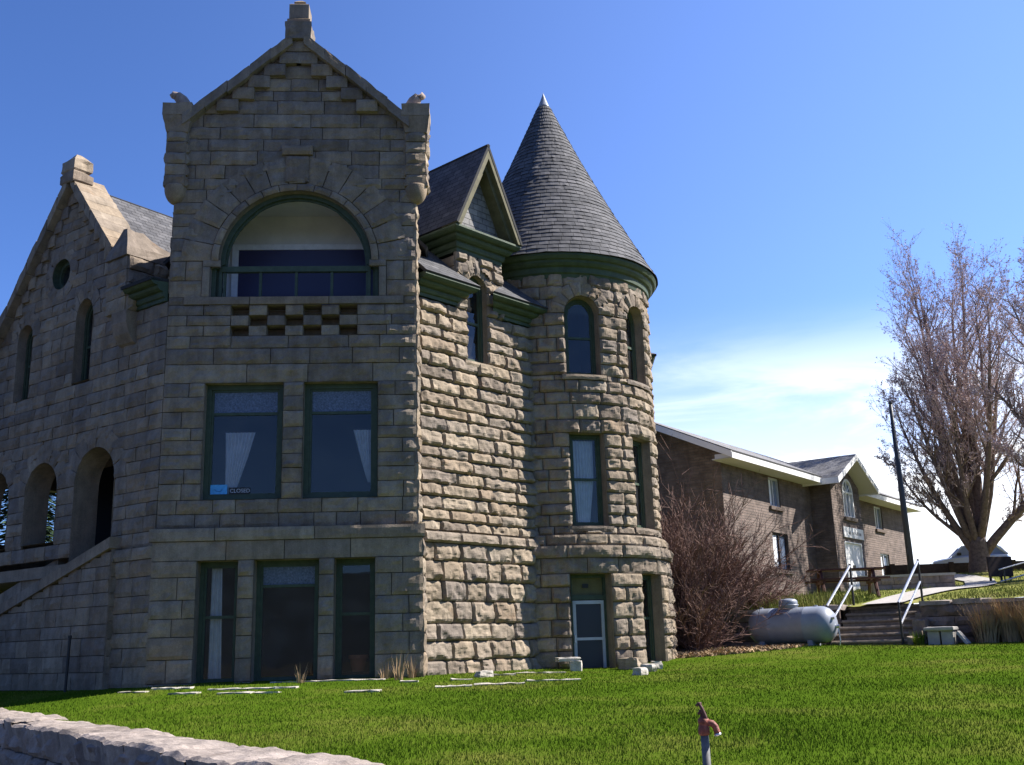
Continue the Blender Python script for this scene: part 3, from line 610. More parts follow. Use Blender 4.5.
# dormer cheeks
for W_, L_ in ((Wall(SUN(1.15, 0, -2.2), 132.6), 2.2), (Wall(SUN(2.66, 0, 0), -47.4), 2.2)):
    masonry(mb, W_, 0, L_, [9.1, 10.2], .28, lr=(.4, .8), h=.03, rough=.012, cell=.1)
fo = window(HOUSE, mb, SUN, 1.48, 2.11, 7.80, 9.85, arch=9.5, depth=.17, rails=[8.75], sill=.13, fw=.07)
mb.build('masonry_wall', M_stone, HOUSE)
PROF = [(.0, 0.), (.07, .0), (.07, .07), (.11, .09), (.13, .14), (.13, .19), (.20, .20), (.25, .235), (.27, .27), (.27, .30), (.36, .305), (.40, .335), (.43, .37), (.43, .405), (.40, .42), (.0, .42)]
def cornice(W_, ua, ub, z, mA=1, mB=1, back=.35, sc=1., zs=1., m=None):
    """moulded cornice along a wall frame; mA/mB = 1 returns the end into the wall with a mitre"""
    g = MB(); pr = [(p*sc, q*zs) for p, q in PROF]; n = len(pr); rows = []
    if mA and back is not None: rows.append([W_(ua-p, z+q, -back) for p, q in pr])
    rows.append([W_(ua-p*(1 if mA else 0), z+q, p) for p, q in pr]); rows.append([W_(ub+p*(1 if mB else 0), z+q, p) for p, q in pr])
    if mB and back is not None: rows.append([W_(ub+p, z+q, -back) for p, q in pr])
    g.add(np.concatenate(rows), [(i*n+j, i*n+j+1, (i+1)*n+j+1, (i+1)*n+j) for i in range(len(rows)-1) for j in range(n-1)]+[tuple(range(n)), tuple((len(rows)-1)*n+j for j in range(n))])
    return g.build('cornice', m or M_green, HOUSE)
cornice(SUN, -.12, 1.08, 8.98, 0, 1); cornice(SUN, 2.36, 3.95, 8.98, 1, 0, None)
# main roof above the cornices
def slope(W_, ua, ub, z0, off0, depth, rise, sa=0, sb=0):
    g = MB(); roof_slab(g, W_(ua, z0, off0), W_(ub, z0, off0), W_(ub-sb, z0+rise, off0-depth), W_(ua+sa, z0+rise, off0-depth)); g.build('shingle_roof', M_shingle, HOUSE, uvs=True)
slope(SUN, -.12, 1.52, 9.415, .46, .46, .41, 0, .42); slope(SUN, -.12, 1.12, 9.825, .0, 3.1, 2.76); slope(SUN, 1.92, 4.3, 9.415, .46, .46, .41, .74, 0); slope(SUN, 2.66, 4.3, 9.825, .0, 3.1, 2.76); slope(SUN, 1.4, 2.1, 9.80, -.35, 2.8, 2.5)
slope(POR, -1.04, -.02, 9.15, .46, 1.9, .22)
# dormer cornice, gable, roof
cornice(SUN, 1.22, 2.56, 10.28, 1, 1, 2.4, .92, 1.2)
zc, za, uc_d, hw = 10.78, 13.02, 1.89, 1.08
g = MB(); roof_slab(g, SUN(uc_d-hw, zc+.02, .44), SUN(uc_d, za, .44), SUN(uc_d, za, -5.2), SUN(uc_d-hw, zc+.02, -5.2), .06); roof_slab(g, SUN(uc_d+hw, zc+.02, .44), SUN(uc_d, za, .44), SUN(uc_d, za, -5.2), SUN(uc_d+hw, zc+.02, -5.2), .06); 
# slab order gives rows running up the slope; swap UV so courses run level
for q in g.uv:
    q[:] = q[:, ::-1]
dr = g.build('shingle_roof', M_shingle, HOUSE, uvs=True)
g = MB(); sl = (za-zc)/hw
for s in (-1, 1):
    for (ti, to_, of0, of1) in ((.0, .16, -.05, .43), (.16, .28, -.05, .30)):
        p = []
        for tt in (to_, ti):
            pass
        a0 = [(uc_d+s*(hw-ti*.0)-s*ti*.92, zc), (uc_d, za-ti*sl*.92-.06), (uc_d, za-to_*sl*.92-.06), (uc_d+s*hw-s*to_*.92, zc)]
        v = [SUN(u, z, of1) for u, z in a0]+[SUN(u, z, of0) for u, z in a0]
        g.add(v, [(0, 1, 2, 3), (7, 6, 5, 4), (0, 4, 5, 1), (1, 5, 6, 2), (2, 6, 7, 3), (3, 7, 4, 0)])
g.build('rake_board', M_olive, HOUSE)
g = MB(); a_, b_, c_ = SUN(uc_d-hw+.1, zc-.02, .0), SUN(uc_d+hw-.1, zc-.02, .0), SUN(uc_d, za-.2, .0)
g.add([a_, b_, c_], [(0, 1, 2)], .5, [(0, 0), (2*hw, 0), (hw, za-zc)]); g.build('gable_shingles', M_asphalt_sh, HOUSE, uvs=True)

# --- turret
mb = MB(); k = dict(h=.08, rough=.028, cell=.05, margin=.04, face=.85)
T0, T1 = -1.1, 4.1
rad = lambda th: R(th)*2.42
WU = [(rad(7.1), rad(27)), (rad(47.3), rad(67.5))]
D_LO = Drum(TC, 2.62, 182.35); rl = lambda th: R(th)*2.62
DB = [(rl(4.0), rl(24.5)), (rl(43.5), rl(60.5))]
masonry(mb, D_LO, -1.2, 4.4, [.6, 1.14, 3.18], .36, rects=[(*DB[0], 1.0, 3.18), (*DB[1], 1.15, 3.18)], lr=(.4, .8), **k)
masonry(mb, D_LO, -1.2, 4.4, [3.18, 3.53], .4, lr=(.7, 1.3), **{**k, 'h': .04})
masonry(mb, D_LO, -1.2, 4.4, [3.53, 3.80], .4, base=.06, lr=(.8, 1.4), **{**k, 'h': .06})
masonry(mb, D_LO, -1.2, 4.4, [3.80, 4.05], .4, base=-.06, lr=(.7, 1.2), **{**k, 'h': .07})
masonry(mb, DR, T0, T1, [4.05, 4.25, 6.40, 6.72, 7.66, 7.79, 9.30], .285, rects=[(a_, b_, 4.25, 6.40) for a_, b_ in WU]+[(a_, b_, 7.79, 9.30) for a_, b_ in WU], lr=(.33, .8), **k)
cs = [(a_+b_)/2 for a_, b_ in WU]; rw = (WU[0][1]-WU[0][0])/2
masonry(mb, DR, T0, T1, [9.30, 10.3], .30, keep=arch_keep([(c, 9.30, rw+.16, .43+.16) for c in cs]), lr=(.35, .7), **k)
for c in cs: voussoirs(mb, DR, c, 9.30, rw, .34, 8, sz=1.02, base=.045, h=.045, rough=.016, cell=.07)
for a_, b_ in WU:
    fo = window(HOUSE, mb, DR, a_, b_, 7.79, 9.72, arch=9.30, depth=.26, rails=[8.75], sill=.13, fw=.07, room_depth=.8)
    fo = window(HOUSE, mb, DR, a_, b_, 4.25, 6.40, depth=.26, rails=[5.35], sill=.13, fw=.07, room_depth=.8)
    curtain(fo, DR, [(6.28, a_+.13, b_-.13), (5.4, a_+.14, b_-.14), (4.36, a_+.2, b_-.3)], -.36, 7, .015)
window(HOUSE, mb, D_LO, *DB[1], 1.0, 3.18, depth=.3, rails=[2.2], fw=.07, room_depth=.8)
# doorway: transom over a light screen door
a_, b_ = DB[0]; OLd = outline(a_, b_, .9, 3.18); strip(mb, D_LO, OLd, OLd, .05, -.42, .3)
mb.build('turret_wall', M_stone, HOUSE)
f = MB(); pbox(f, D_LO, a_, a_+.06, .9, 3.18, -.40, -.27); pbox(f, D_LO, b_-.06, b_, .9, 3.18, -.40, -.27); pbox(f, D_LO, a_, b_, 3.10, 3.18, -.41, -.265); pbox(f, D_LO, a_, b_, 2.62, 2.72, -.41, -.265)
dfo = f.build('doorway_frame', M_greenf, HOUSE)
g = MB(); pbox(g, D_LO, a_+.06, b_-.06, 2.72, 3.10, -.36, -.34); g.build('transom_panel', mat('yellowed_transom', (.15, .13, .055), .6, .3, nscale=6, namt=.2), dfo)
g = MB(); cm_ = (a_+b_)/2-.06; pbox(g, D_LO, cm_-.07, cm_+.09, 2.88, 2.97, -.338, -.332); g.build('number_plate', M_black, dfo)
f = MB(); x0, x1 = a_+.065, b_-.065; zt, zb = 2.60, .95; w_ = .075
for q in ((x0, x0+w_, zb, zt), (x1-w_, x1, zb, zt), (x0+w_, x1-w_, zt-w_, zt), (x0+w_, x1-w_, 1.74, 1.80), (x0+w_, x1-w_, zb, zb+.12)): pbox(f, D_LO, *q, -.33, -.28)
do = f.build('screen_door', M_alu, HOUSE)
g = MB(); pbox(g, D_LO, x0+w_, x1-w_, zb+.12, zt-w_, -.32, -.31); g.build('door_screen', mat('dark_screen', (.03, .033, .045), .3, .4), do)
g = MB(); pbox(g, D_LO, x0+.02, x0+.05, 1.68, 1.86, -.28, -.25); g.build('handle', M_chrome, do)
g = MB(); CPT = [(2.40, 10.16), (2.47, 10.16), (2.49, 10.26), (2.53, 10.29), (2.54, 10.42), (2.60, 10.45), (2.64, 10.51), (2.65, 10.57), (2.71, 10.59), (2.75, 10.66), (2.75, 10.71), (2.72, 10.74), (2.3, 10.76)]
g.lathe((*TC, 0), CPT, 96, cap=False); g.build('cornice', M_green, HOUSE, smooth=False)
# cone of shingle rows, each row lapping the one below
g = MB(); nr, ns = 42, 96; zb, zt, rb_, rt_ = 10.72, 16.0, 2.79, .17
for i in range(nr):
    t0, t1 = i/nr, (i+1)/nr; r0 = rb_+(rt_-rb_)*t0-.10*math.sin(math.pi*t0); r1 = rb_+(rt_-rb_)*t1-.10*math.sin(math.pi*t1); z0, z1 = zb+(zt-zb)*t0, zb+(zt-zb)*t1
    A = np.arange(ns+1)*2*math.pi/ns; sh = RNG.normal(0, .003, ns+1); sh[-1] = sh[0]; ro = r0+.014+sh
    lo = np.stack([TC[0]+np.cos(A)*ro, TC[1]+np.sin(A)*ro, np.full(ns+1, z0)+RNG.normal(0, .006, ns+1)], 1); hi = np.stack([TC[0]+np.cos(A)*r1, TC[1]+np.sin(A)*r1, np.full(ns+1, z1)], 1)
    un = np.stack([TC[0]+np.cos(A)*(r0-.01), TC[1]+np.sin(A)*(r0-.01), np.full(ns+1, z0)], 1)
    LU = A*max(1, round(r0*2*math.pi/.24))*.24/(2*math.pi)+RNG.random()*.26
    g.add(np.concatenate([lo, hi, un]), [(j, j+1, ns+2+j, ns+1+j) for j in range(ns)]+[(2*ns+2+j, 2*ns+3+j, j+1, j) for j in range(ns)], .5,
          np.concatenate([np.stack([LU, np.full(ns+1, i*.15+.005)], 1), np.stack([LU, np.full(ns+1, i*.15+.145)], 1), np.stack([LU, np.full(ns+1, i*.15+.001)], 1)]))
cone = g.build('cone_roof', M_shingle, HOUSE, uvs=True)
g = MB(); g.lathe((*TC, 0), [(.19, 15.97), (.15, 16.04), (.06, 16.28), (.012, 16.42), (.004, 16.46)], 24); g.build('metal_tip', M_tank, cone, smooth=True)
# wing behind the turret whose eave shows past it
WG = Wall((2.6, 30.0), 92.35)
mb = MB(); masonry(mb, WG, 0, 1.25, [1, 9.6], .4, lr=(.5, .9), h=.03, rough=.01, cell=.2); WG2 = Wall(WG(1.25, 0), 2.35); masonry(mb, WG2, 0, 5, [1, 9.6], .4, lr=(.5, .9), h=.03, rough=.01, cell=.2); mb.build('masonry_wall', M_stone, HOUSE)
cornice(WG, -.5, 1.25, 9.35, 0, 1, 5.0, .8)
g = MB(); roof_slab(g, WG(-.5, 9.76, .36), WG(1.62, 9.76, .36), WG(-.2, 11.2, -2.5), WG(-.5, 11.2, -2.5)); roof_slab(g, WG(1.62, 9.76, .36), WG(1.62, 9.76, -5), WG(-.2, 11.2, -5), WG(-.2, 11.2, -2.5)); g.build('shingle_roof', M_shingle, HOUSE, uvs=True)

# --- porch wall with the stepped gable
mb = MB(); k = dict(h=.045, rough=.02, cell=.085, margin=.045, face=.5)
GA, GZ, GS = -3.75, 12.52, 1.2
P1 = (-2.95, -1.49, 5.22, .73, .74); P2 = (-4.92, -3.62, 5.22, .65, .66); P3 = (-7.0, -5.6, 5.22, .70, .7)
hol = [((a_+b_)/2, sp, rx, ry) for a_, b_, sp, rx, ry in (P1, P2, P3)]
SW1 = (-3.36, -2.70, 7.54, 9.0); SW2 = (-5.80, -5.15, 7.50, 9.0)
masonry(mb, POR, -1.3, .05, [.7, 3.48], .37, base=.08, lr=(.5, 1.0), **k); masonry(mb, POR, -1.4, .05, [3.48, 3.72], .3, base=.12, lr=(.6, 1.0), **k)
masonry(mb, POR, -8.5, 0., [3.72, 5.22], .30, rects=[(P1[0], P1[1], 3.4, 5.22), (P2[0], P2[1], 4.1, 5.22), (P3[0], P3[1], 4.1, 5.22)], lr=(.35, .9), **k)
masonry(mb, POR, -8.5, 0., [5.22, 7.50], .30, keep=arch_keep([(c, s, x+.2, y+.2) for c, s, x, y in hol]), lr=(.35, .9), **k)
rk = lambda u, z: np.abs(u-GA) < np.where(z > 9.2, (GZ-z)/GS, 9)
masonry(mb, POR, -8.5, 0., [7.50, 9.0], .29, rects=[(SW1[0], SW1[1], 7.54, 9.0), (SW2[0], SW2[1], 7.50, 9.0)], lr=(.35, .8), keep=lambda u, z: rk(u, z) & ((u < -.9) | (z < 8.75)), **k)
wa = [((SW1[0]+SW1[1])/2, 9.0, .33, .44), ((SW2[0]+SW2[1])/2, 8.98, .325, .35)]
masonry(mb, POR, -8.5, -1.2, [9.0, 12.4], .29, keep=lambda u, z: rk(u, z) & arch_keep([(c, s, x+.12, y+.12) for c, s, x, y in wa])(u, z) & (((u+4.13)**2+(z-10.29)**2) > .5**2), lr=(.4, .8), **k)
for c, s, x, y in wa: voussoirs(mb, POR, c, s, x, .3, 7, sz=y/x, base=.02, h=.03, rough=.01, cell=.09)
for c, s, x, y in hol: voussoirs(mb, POR, c, s, x, .42, 8, sz=y/x, base=.02, h=.03, rough=.01, cell=.09)
Pl = Polar(POR, -4.13, 10.29, .5)
for i in range(10): stone(mb, Pl, i*.1*2*math.pi*.5, (i+1)*.1*2*math.pi*.5, .36, .66, base=.02, h=.03, rough=.01, cell=.1)
for r in range(9):
    zc_ = 9.6+r*.29; gh = (GZ-(zc_+.29))/GS
    for s in (-1, 1):
        a2, b2 = sorted((GA+s*gh, GA+s*(gh-.30))); stone(mb, POR, a2, b2, zc_, zc_+.29, base=.07, skirt=.1, h=.03, rough=.01, cell=.1, keep=lambda u, z: np.abs(u-GA) < (GZ-z)/GS)
for a_, b_, sp, rx, ry in (P1, P2, P3):
    A = outline(a_, b_, 3.4 if a_ == P1[0] else 4.1, sp+ry, sp, 20); strip(mb, POR, A, A, .03, -.55, .3)
window(HOUSE, mb, POR, SW1[0], SW1[1], 7.54, 9.44, arch=9.0, depth=.26, rails=[8.4], fw=.06)
window(HOUSE, mb, POR, SW2[0], SW2[1], 7.50, 9.33, arch=8.98, depth=.26, rails=[8.4], fw=.06)
mb.build('masonry_wall', M_stone, HOUSE)
f = MB(); ring = lambda r: [( -4.13+r*math.cos(t), 10.29+r*math.sin(t)) for t in np.linspace(0, 2*math.pi, 24, endpoint=False)]
strip(f, POR, ring(.36), ring(.36), .03, -.25); strip(f, POR, ring(.36), ring(.27), -.12, -.12); strip(f, POR, ring(.27), ring(.27), -.12, -.2); ro = f.build('round_window', M_greenf, HOUSE)
g = MB(); glass_fan(g, POR, ring(.28), -.18); g.build('pane', M_glass, ro); g = MB(); g.box(POR, -4.6, -3.6, 9.8, 10.8, -.7, -.6); g.build('interior', M_dark, ro)
# porch: floor, back wall part, ceiling
g = MB()
for q in ((-8.5, -1.1, 3.35, 3.6, -3.2, -.05), (-8.5, 0., 6.6, 6.9, -3.3, -.1), (-8.5, .2, 3.6, 6.6, -3.3, -3.0), (-1.25, -1.0, 3.6, 6.6, -3.0, -.06), (-8.8, -8.5, .8, 4.5, -3.3, -.05), (-8.8, -8.5, 6.0, 6.9, -3.3, -.05)): g.box(POR, *q, .3)
g2 = MB(); g2.box(POR, -8.45, -5.2, 3.62, 6.4, -2.99, -2.93); pd = g2.build('porch_door_shade', M_dark, HOUSE); g2 = MB(); g2.box(POR, -7.0, -6.92, 4.6, 4.75, -2.93, -2.87); g2.build('handle', M_chrome, pd)  # black door widened into a sheet, putting the porch's shade into its colour
g.build('porch_shell', M_stone, HOUSE)
# kneeler and pier beside the gable, cornice, coping, finial
g = MB(); W3 = Wall(POR(0, 0, .28), 126.35); zz = [8.70, 9.02, 9.32, 9.62, 9.92]
WS = Wall(POR(-1.08, 0, .28), 36.35)
for a_, b_ in zip(zz[:-1], zz[1:]):
    stone(g, W3, -1.82, -1.10, a_, b_, h=.05, rough=.02, cell=.08, skirt=.2); stone(g, WS, 0, .62, a_, b_, h=.07, rough=.025, cell=.07, skirt=.2); stone(g, WS, .62, 1.25, a_, b_, h=.07, rough=.025, cell=.07, skirt=.2)
pier = g.build('gable_pier', M_stone, HOUSE)
g = MB(); um = -1.46
g.add([POR(-1.86, 9.92, .36), POR(-1.04, 9.92, .36), POR(-1.04, 9.92, -1.0), POR(-1.86, 9.92, -1.0), POR(-1.80, 10.15, .32), POR(-1.10, 10.15, .32), POR(-1.10, 10.15, -.98), POR(-1.80, 10.15, -.98), POR(um-.08, 10.62, .16), POR(um+.08, 10.62, .16), POR(um+.08, 10.62, -.22), POR(um-.08, 10.62, -.22)],
      [(3, 2, 1, 0), (0, 1, 5, 4), (1, 2, 6, 5), (2, 3, 7, 6), (3, 0, 4, 7), (4, 5, 9, 8), (5, 6, 10, 9), (6, 7, 11, 10), (7, 4, 8, 11), (8, 9, 10, 11)], .45); c_ = g.build('pier_cap', M_stone, pier); roughen(c_, 3, .04, 4)
g = MB(); pr = [(-.02, 7.98), (.10, 8.05), (.22, 8.22), (.29, 8.45), (.30, 8.70), (-.02, 8.70)]
g.add(np.concatenate([[POR(u, z, p) for p, z in pr] for u in (-1.55, -1.02)]), [(i, i+1, 7+i, 6+i) for i in range(5)]+[tuple(range(6)), tuple(range(6, 12))], .5); g.build('kneeler', M_stone, pier)
cornice(POR, -1.02, -.02, 8.72, 0, 0)
g = MB()
for s in (-1, 1):
    n = 8; e = .004; H0 = 3.05 if s < 0 else 1.95
    for i in range(n):
        ua, ub = H0-(H0-.05)*(i/n+e), H0-(H0-.05)*((i+1)/n-e); zt2 = lambda u: 12.68-GS*u; pts = []
        for zz_ in (lambda u: zt2(u)-.30, zt2):
            for u, of in ((ua, .26), (ub, .26), (ub, -.62), (ua, -.62)): pts.append(POR(GA+s*u, zz_(u), of))
        g.hexa(pts, .5+.5*RNG.random())
c_ = g.build('coping', M_stone, HOUSE); roughen(c_, 2, .03, 4)
g = MB(); g.box(POR, GA-.31, GA+.25, 12.40, 12.62, -.22, .28, .5, .02); g.box(POR, GA-.30, GA+.24, 12.61, 13.06, -.21, .27, .7, .10); c_ = g.build('finial', M_stone, HOUSE); roughen(c_, 2, .04, 4)
g = MB()
for s in (-1, 1): roof_slab(g, POR(GA+s*3.1, 12.45-GS*3.1, -.3), POR(GA+s*3.1, 12.45-GS*3.1, -10), POR(GA, 12.45, -10), POR(GA, 12.45, -.3))
g.build('shingle_roof', M_shingle, HOUSE, uvs=True)
# stair parapet climbing to the porch
mb = MB(); tl = lambda u: 3.70+(u+1.28)*.285
SWL = Wall(POR(0, 0, .22), 126.35)
masonry(mb, SWL, -8.5, -1.12, [.7, 4.0], .30, keep=lambda u, z: z < tl(u), lr=(.35, .8), h=.025, rough=.012, cell=.11, margin=.04)
masonry(mb, Wall(SWL(-1.12, 0), 36.35), 0, .22, [.7, 3.75], .3, lr=(.2, .3), h=.02, rough=.01, cell=.1)
n = 9
for i in range(n):
    a_, b_ = -8.5+i*7.42/n+.005, -8.5+(i+1)*7.42/n-.005; mb.hexa([SWL(a_, tl(a_), .08), SWL(b_, tl(b_), .08), SWL(b_, tl(b_), -.3), SWL(a_, tl(a_), -.3), SWL(a_, tl(a_)+.22, .08), SWL(b_, tl(b_)+.22, .08), SWL(b_, tl(b_)+.22, -.3), SWL(a_, tl(a_)+.22, -.3)], RNG.random())
for i in range(n):
    a_, b_ = -8.5+i*6.3/n+.005, -8.5+(i+1)*6.3/n-.005; mb.hexa([POR(a_, tl(a_)+.3, -.12), POR(b_, tl(b_)+.3, -.12), POR(b_, tl(b_)+.3, -.5), POR(a_, tl(a_)+.3, -.5), POR(a_, tl(a_)+.72, -.12), POR(b_, tl(b_)+.72, -.12), POR(b_, tl(b_)+.72, -.5), POR(a_, tl(a_)+.72, -.5)], RNG.random()) if b_ < -3.2 else None
mb.build('stair_parapet', M_stone, HOUSE)

# ------------------------------------------------------------------ foreground wall and terrace wall
FWW = Wall(FW0+FWn*.62, -35.3+180)      # its outer face; u runs towards the camera's right
fwt = thing('retaining_wall', 'low wall of big rough blocks edging the near lawn, bottom left', 'wall', (-5., 13.8, 0))
mb = MB()
def fw_top(u): return .86+0*u
for r, (c, d) in enumerate([(-.3, .12), (.12, .47), (.47, .80)]):
    x = -34.
    while x < 7:
        L = RNG.uniform(.55, 1.25); stone(mb, FWW, x, x+L, c, d+(RNG.uniform(-.015, .03) if r == 2 else 0), h=.07, rough=.035, cell=.07 if -16 < x < 3 else .2, margin=.06, g=.008); x += L
mb.build('block_courses', M_brown, fwt)
# the weathered top: one displaced strip of stones
mb = MB(); x = -34.
while x < 7:
    L = RNG.uniform(.6, 1.3); fine = -17 < x < 3
    nx, ny = (int(L/.045), 16) if fine else (5, 4); U, O = np.meshgrid(np.linspace(x+.012, x+L-.012, nx), np.linspace(.09, -.64, ny)); U = U.ravel(); O = O.ravel()
    P3 = np.stack([U, O, U*0], 1); e = np.minimum(np.minimum(U-x, x+L-U), np.minimum(.10-O, O+.65)); w = np.clip(e/.07, 0, 1)**.7
    O2 = O+fbm(P3*[2.2, .0, 0]+3, 3, 51)*.05*(np.abs(O+.28)/.36); Z = .795+w*.05+fbm(P3*3., 3, 61)*.018+fbm(P3*11., 3, 71)*.010+RNG.uniform(-.025, .03)
    q = [(j*nx+i, (j+1)*nx+i, (j+1)*nx+i+1, j*nx+i+1) for j in range(ny-1) for i in range(nx-1)]
    mb.add(FWW.arr(U, Z, O2), q, RNG.random()); k0 = np.arange(nx)
    mb.add(np.concatenate([FWW.arr(U[:nx], Z[:nx], O2[:nx]), FWW.arr(U[:nx], Z[:nx]*0+.6, O2[:nx]-.05)]), [(i, i+1, nx+i+1, nx+i) for i in range(nx-1)], .5); x += L
M_cap = stone_mat('sun_bleached_wall_top', [(.235, .195, .168), (.33, .275, .24), (.28, .235, .205)], (.2, .17, .15), .5)
mb.build('weathered_top', M_cap, fwt)
TWL = Wall(TW(0, 0, -.75), 126.35)
def terrace_wall(name, label, ua, ub, W_, cell):
    t = thing(name, label, 'wall', tuple(W_((ua+ub)/2, 1.4)))
    mb = MB(); masonry(mb, W_, ua, ub, [1.1, 2.34], .27, lr=(.4, 1.0), h=.06, rough=.03, cell=cell); mb.build('block_courses', M_tbrown, t)
    mb = MB(); x = ua
    while x < ub-.05:
        L = min(RNG.uniform(.6, 1.2), ub-x)
        if ub-x-L < .4: L = ub-x
        j = RNG.uniform(-.02, .03); e = .008; mb.box(W_, x+e, x+L-e, 2.33, 2.43+j, -1.25, .09, RNG.random()); x += L
    c = mb.build('capstones', M_cap, t); roughen(c, 3, .025, 4); return t
terrace_wall('retaining_wall', 'dark stone wall with pale capstones right of the garden steps', 1.06, 14., TWL, .1)
terrace_wall('retaining_wall', 'shaded stone wall behind the grey gas tank', -5.6, -.98, Wall(TW(0, 0, -.95), 126.35), .12)

# ------------------------------------------------------------------ garden steps
ST = thing('garden_steps', 'short flight of worn stone garden steps between two iron handrails', 'steps', tuple(TW(0, 1.4, -.7)))
NR = 6; z0s, rise, run = 1.40, .166, .30
for i in range(NR):
    mb = MB(); o = -i*run; z1 = z0s+(i+1)*rise
    mb.box(TW, -.98+.012*i, .98-.0*i, z1-.085, z1, o-run-.08, o+.05, 1., .03); mb.box(TW, -.96+.012*i, .95, z0s-.25, z1-.08, o-run-.02, o, 0.)
    q = mb.build('step', M_tread, ST); roughen(q, 2, .012, 6)
mb = MB()
for (u, o, z, s) in ((1.08, -.25, 1.62, .2), (1.1, -.55, 1.86, .2), (1.06, -.95, 2.05, .22), (1.1, -1.35, 2.28, .2), (1.07, .0, 1.5, .16)): mb.box(TW, u-s*.7, u+s*.7, z-s*1.3, z+s*.6, o-s, o+s, RNG.random())
q = mb.build('side_stones', M_tread, ST); roughen(q, 2, .05, 5)
def rail(label, u, m):
    t = thing('handrail', label, 'handrail', tuple(TW(u, 1.45, .05)))
    zb, zt = 1.44, 2.42
    g = MB(); g.tube([TW(u, zb-.2, .06), TW(u, zt, .06)], .030, 8); g.build('post', M_black, t)
    g = MB(); g.tube([TW(u+.04, 2.3, -1.75), TW(u+.04, 3.50, -1.75)], .030, 8); g.build('post', M_black, t)
    g = MB(); g.tube([TW(u, zt-.02, .07), TW(u+.04, 3.44, -1.72)], .030, 8); g.build('rail', M_steel, t)
    g = MB(); g.tube([TW(u, zt-.52, .07), TW(u+.04, 2.94, -1.72)], .026, 8); g.build('rail', M_steel, t)
rail('iron handrail on the left edge of the garden steps beside the gas tank', -.93, 0)
rail('iron handrail on the right edge of the garden steps', .80, 1)

# ------------------------------------------------------------------ gas tank
tz = float(z_lawn(6.4, 25.6)); T = thing('gas_tank', 'grey horizontal gas tank with domed lid on the lawn beside the steps', 'tank', (*TW(-2.15, 0, .38)[:2], tz))
ax = TW.d; AX = (TW.n, np.array([0, 0, 1.]), ax); c0 = TW(-1.88, tz+.53, .15)
prof = [(.02, -1.20), (.20, -1.18), (.34, -1.12), (.44, -1.02), (.487, -.90), (.50, -.80), (.50, -.5), (.503, -.49), (.503, -.47), (.50, -.46), (.50, .5), (.503, .51), (.503, .53), (.50, .54), (.50, .94), (.487, 1.04), (.44, 1.15), (.34, 1.25), (.20, 1.31), (.02, 1.33)]
prof = [(r_*.88, z_*.88) for r_, z_ in prof]; g = MB(); g.lathe(c0, prof, 40, axis=AX); g.build('shell', M_tank, T, smooth=True)
g = MB(); g.lathe(c0+np.array([0, 0, .40]), [(.23, 0), (.23, .17), (.22, .21), (.17, .245), (.05, .26), (.01, .262)], 28); g.lathe(c0+np.array([0, 0, .40]), [(.25, .08), (.25, .11)], 28); g.build('domed_lid', M_tank, T, smooth=True)
for s in (-.66, .58):
    g = MB(); P = lambda u, z, o: c0+ax*u+TW.n*o+np.array([0, 0, z])
    g.box(P, s-.06, s+.06, -.54, -.36, -.28, .28, .5); g.build('leg', M_tank, T)
    g = MB(); g.box(P, s-.12, s+.12, -.60, -.50, -.36, .36, .5); g.build('footing_block', M_conc, T)
g = MB(); g.tube([c0+ax*1.14+np.array([0, 0, -.05]), c0+ax*1.25+np.array([0, 0, -.05])], .05, 10); g.tube([c0+ax*1.19+TW.n*.16+np.array([0, 0, .14]), c0+ax*1.12+TW.n*.16+np.array([0, 0, .14])], .035, 8); g.tube([c0+ax*1.22+np.array([0, 0, -.05]), c0+ax*1.24+np.array([0, 0, -.38]), c0+ax*1.20+np.array([0, 0, -.6])], .018, 6); g.build('valve', M_chrome, T)
for s in (-.72, .70):
    g = MB(); g.lathe(c0+ax*s+np.array([0, 0, .435]), [(.05, -.02), (.05, .03), (.02, .035)], 10); g.build('lifting_lug', M_tank, T)

# ------------------------------------------------------------------ concrete bench
bz = 1.42; Bn = thing('bench', 'small weathered concrete bench on the lawn right of the garden steps', 'bench', tuple(TW(1.72, bz, .1)))
g = MB(); g.box(TW, 1.36, 2.02, bz+.31, bz+.40, -.15, .30, .5, .02); q = g.build('seat', M_conc, Bn); roughen(q, 2, .012, 8)
for u in (1.48, 1.78): 
    g = MB(); g.box(TW, u-.06, u+.20, bz-.1, bz+.31, -.08, .22, .5, .015); g.build('leg', M_conc, Bn)
Lb = thing('fallen_slab', 'thin concrete slab leaning against the end of the bench', 'slab', tuple(TW(2.1, bz, .12)))
g = MB(); a_ = [TW(2.06, bz+.24, .25), TW(2.06, bz+.24, -.02), TW(2.26, bz-.03, -.02), TW(2.26, bz-.03, .25)]; v = a_+[p+np.array([.03, 0, .06]) for p in a_]; g.hexa(v); g.build('slab', M_conc, Lb)

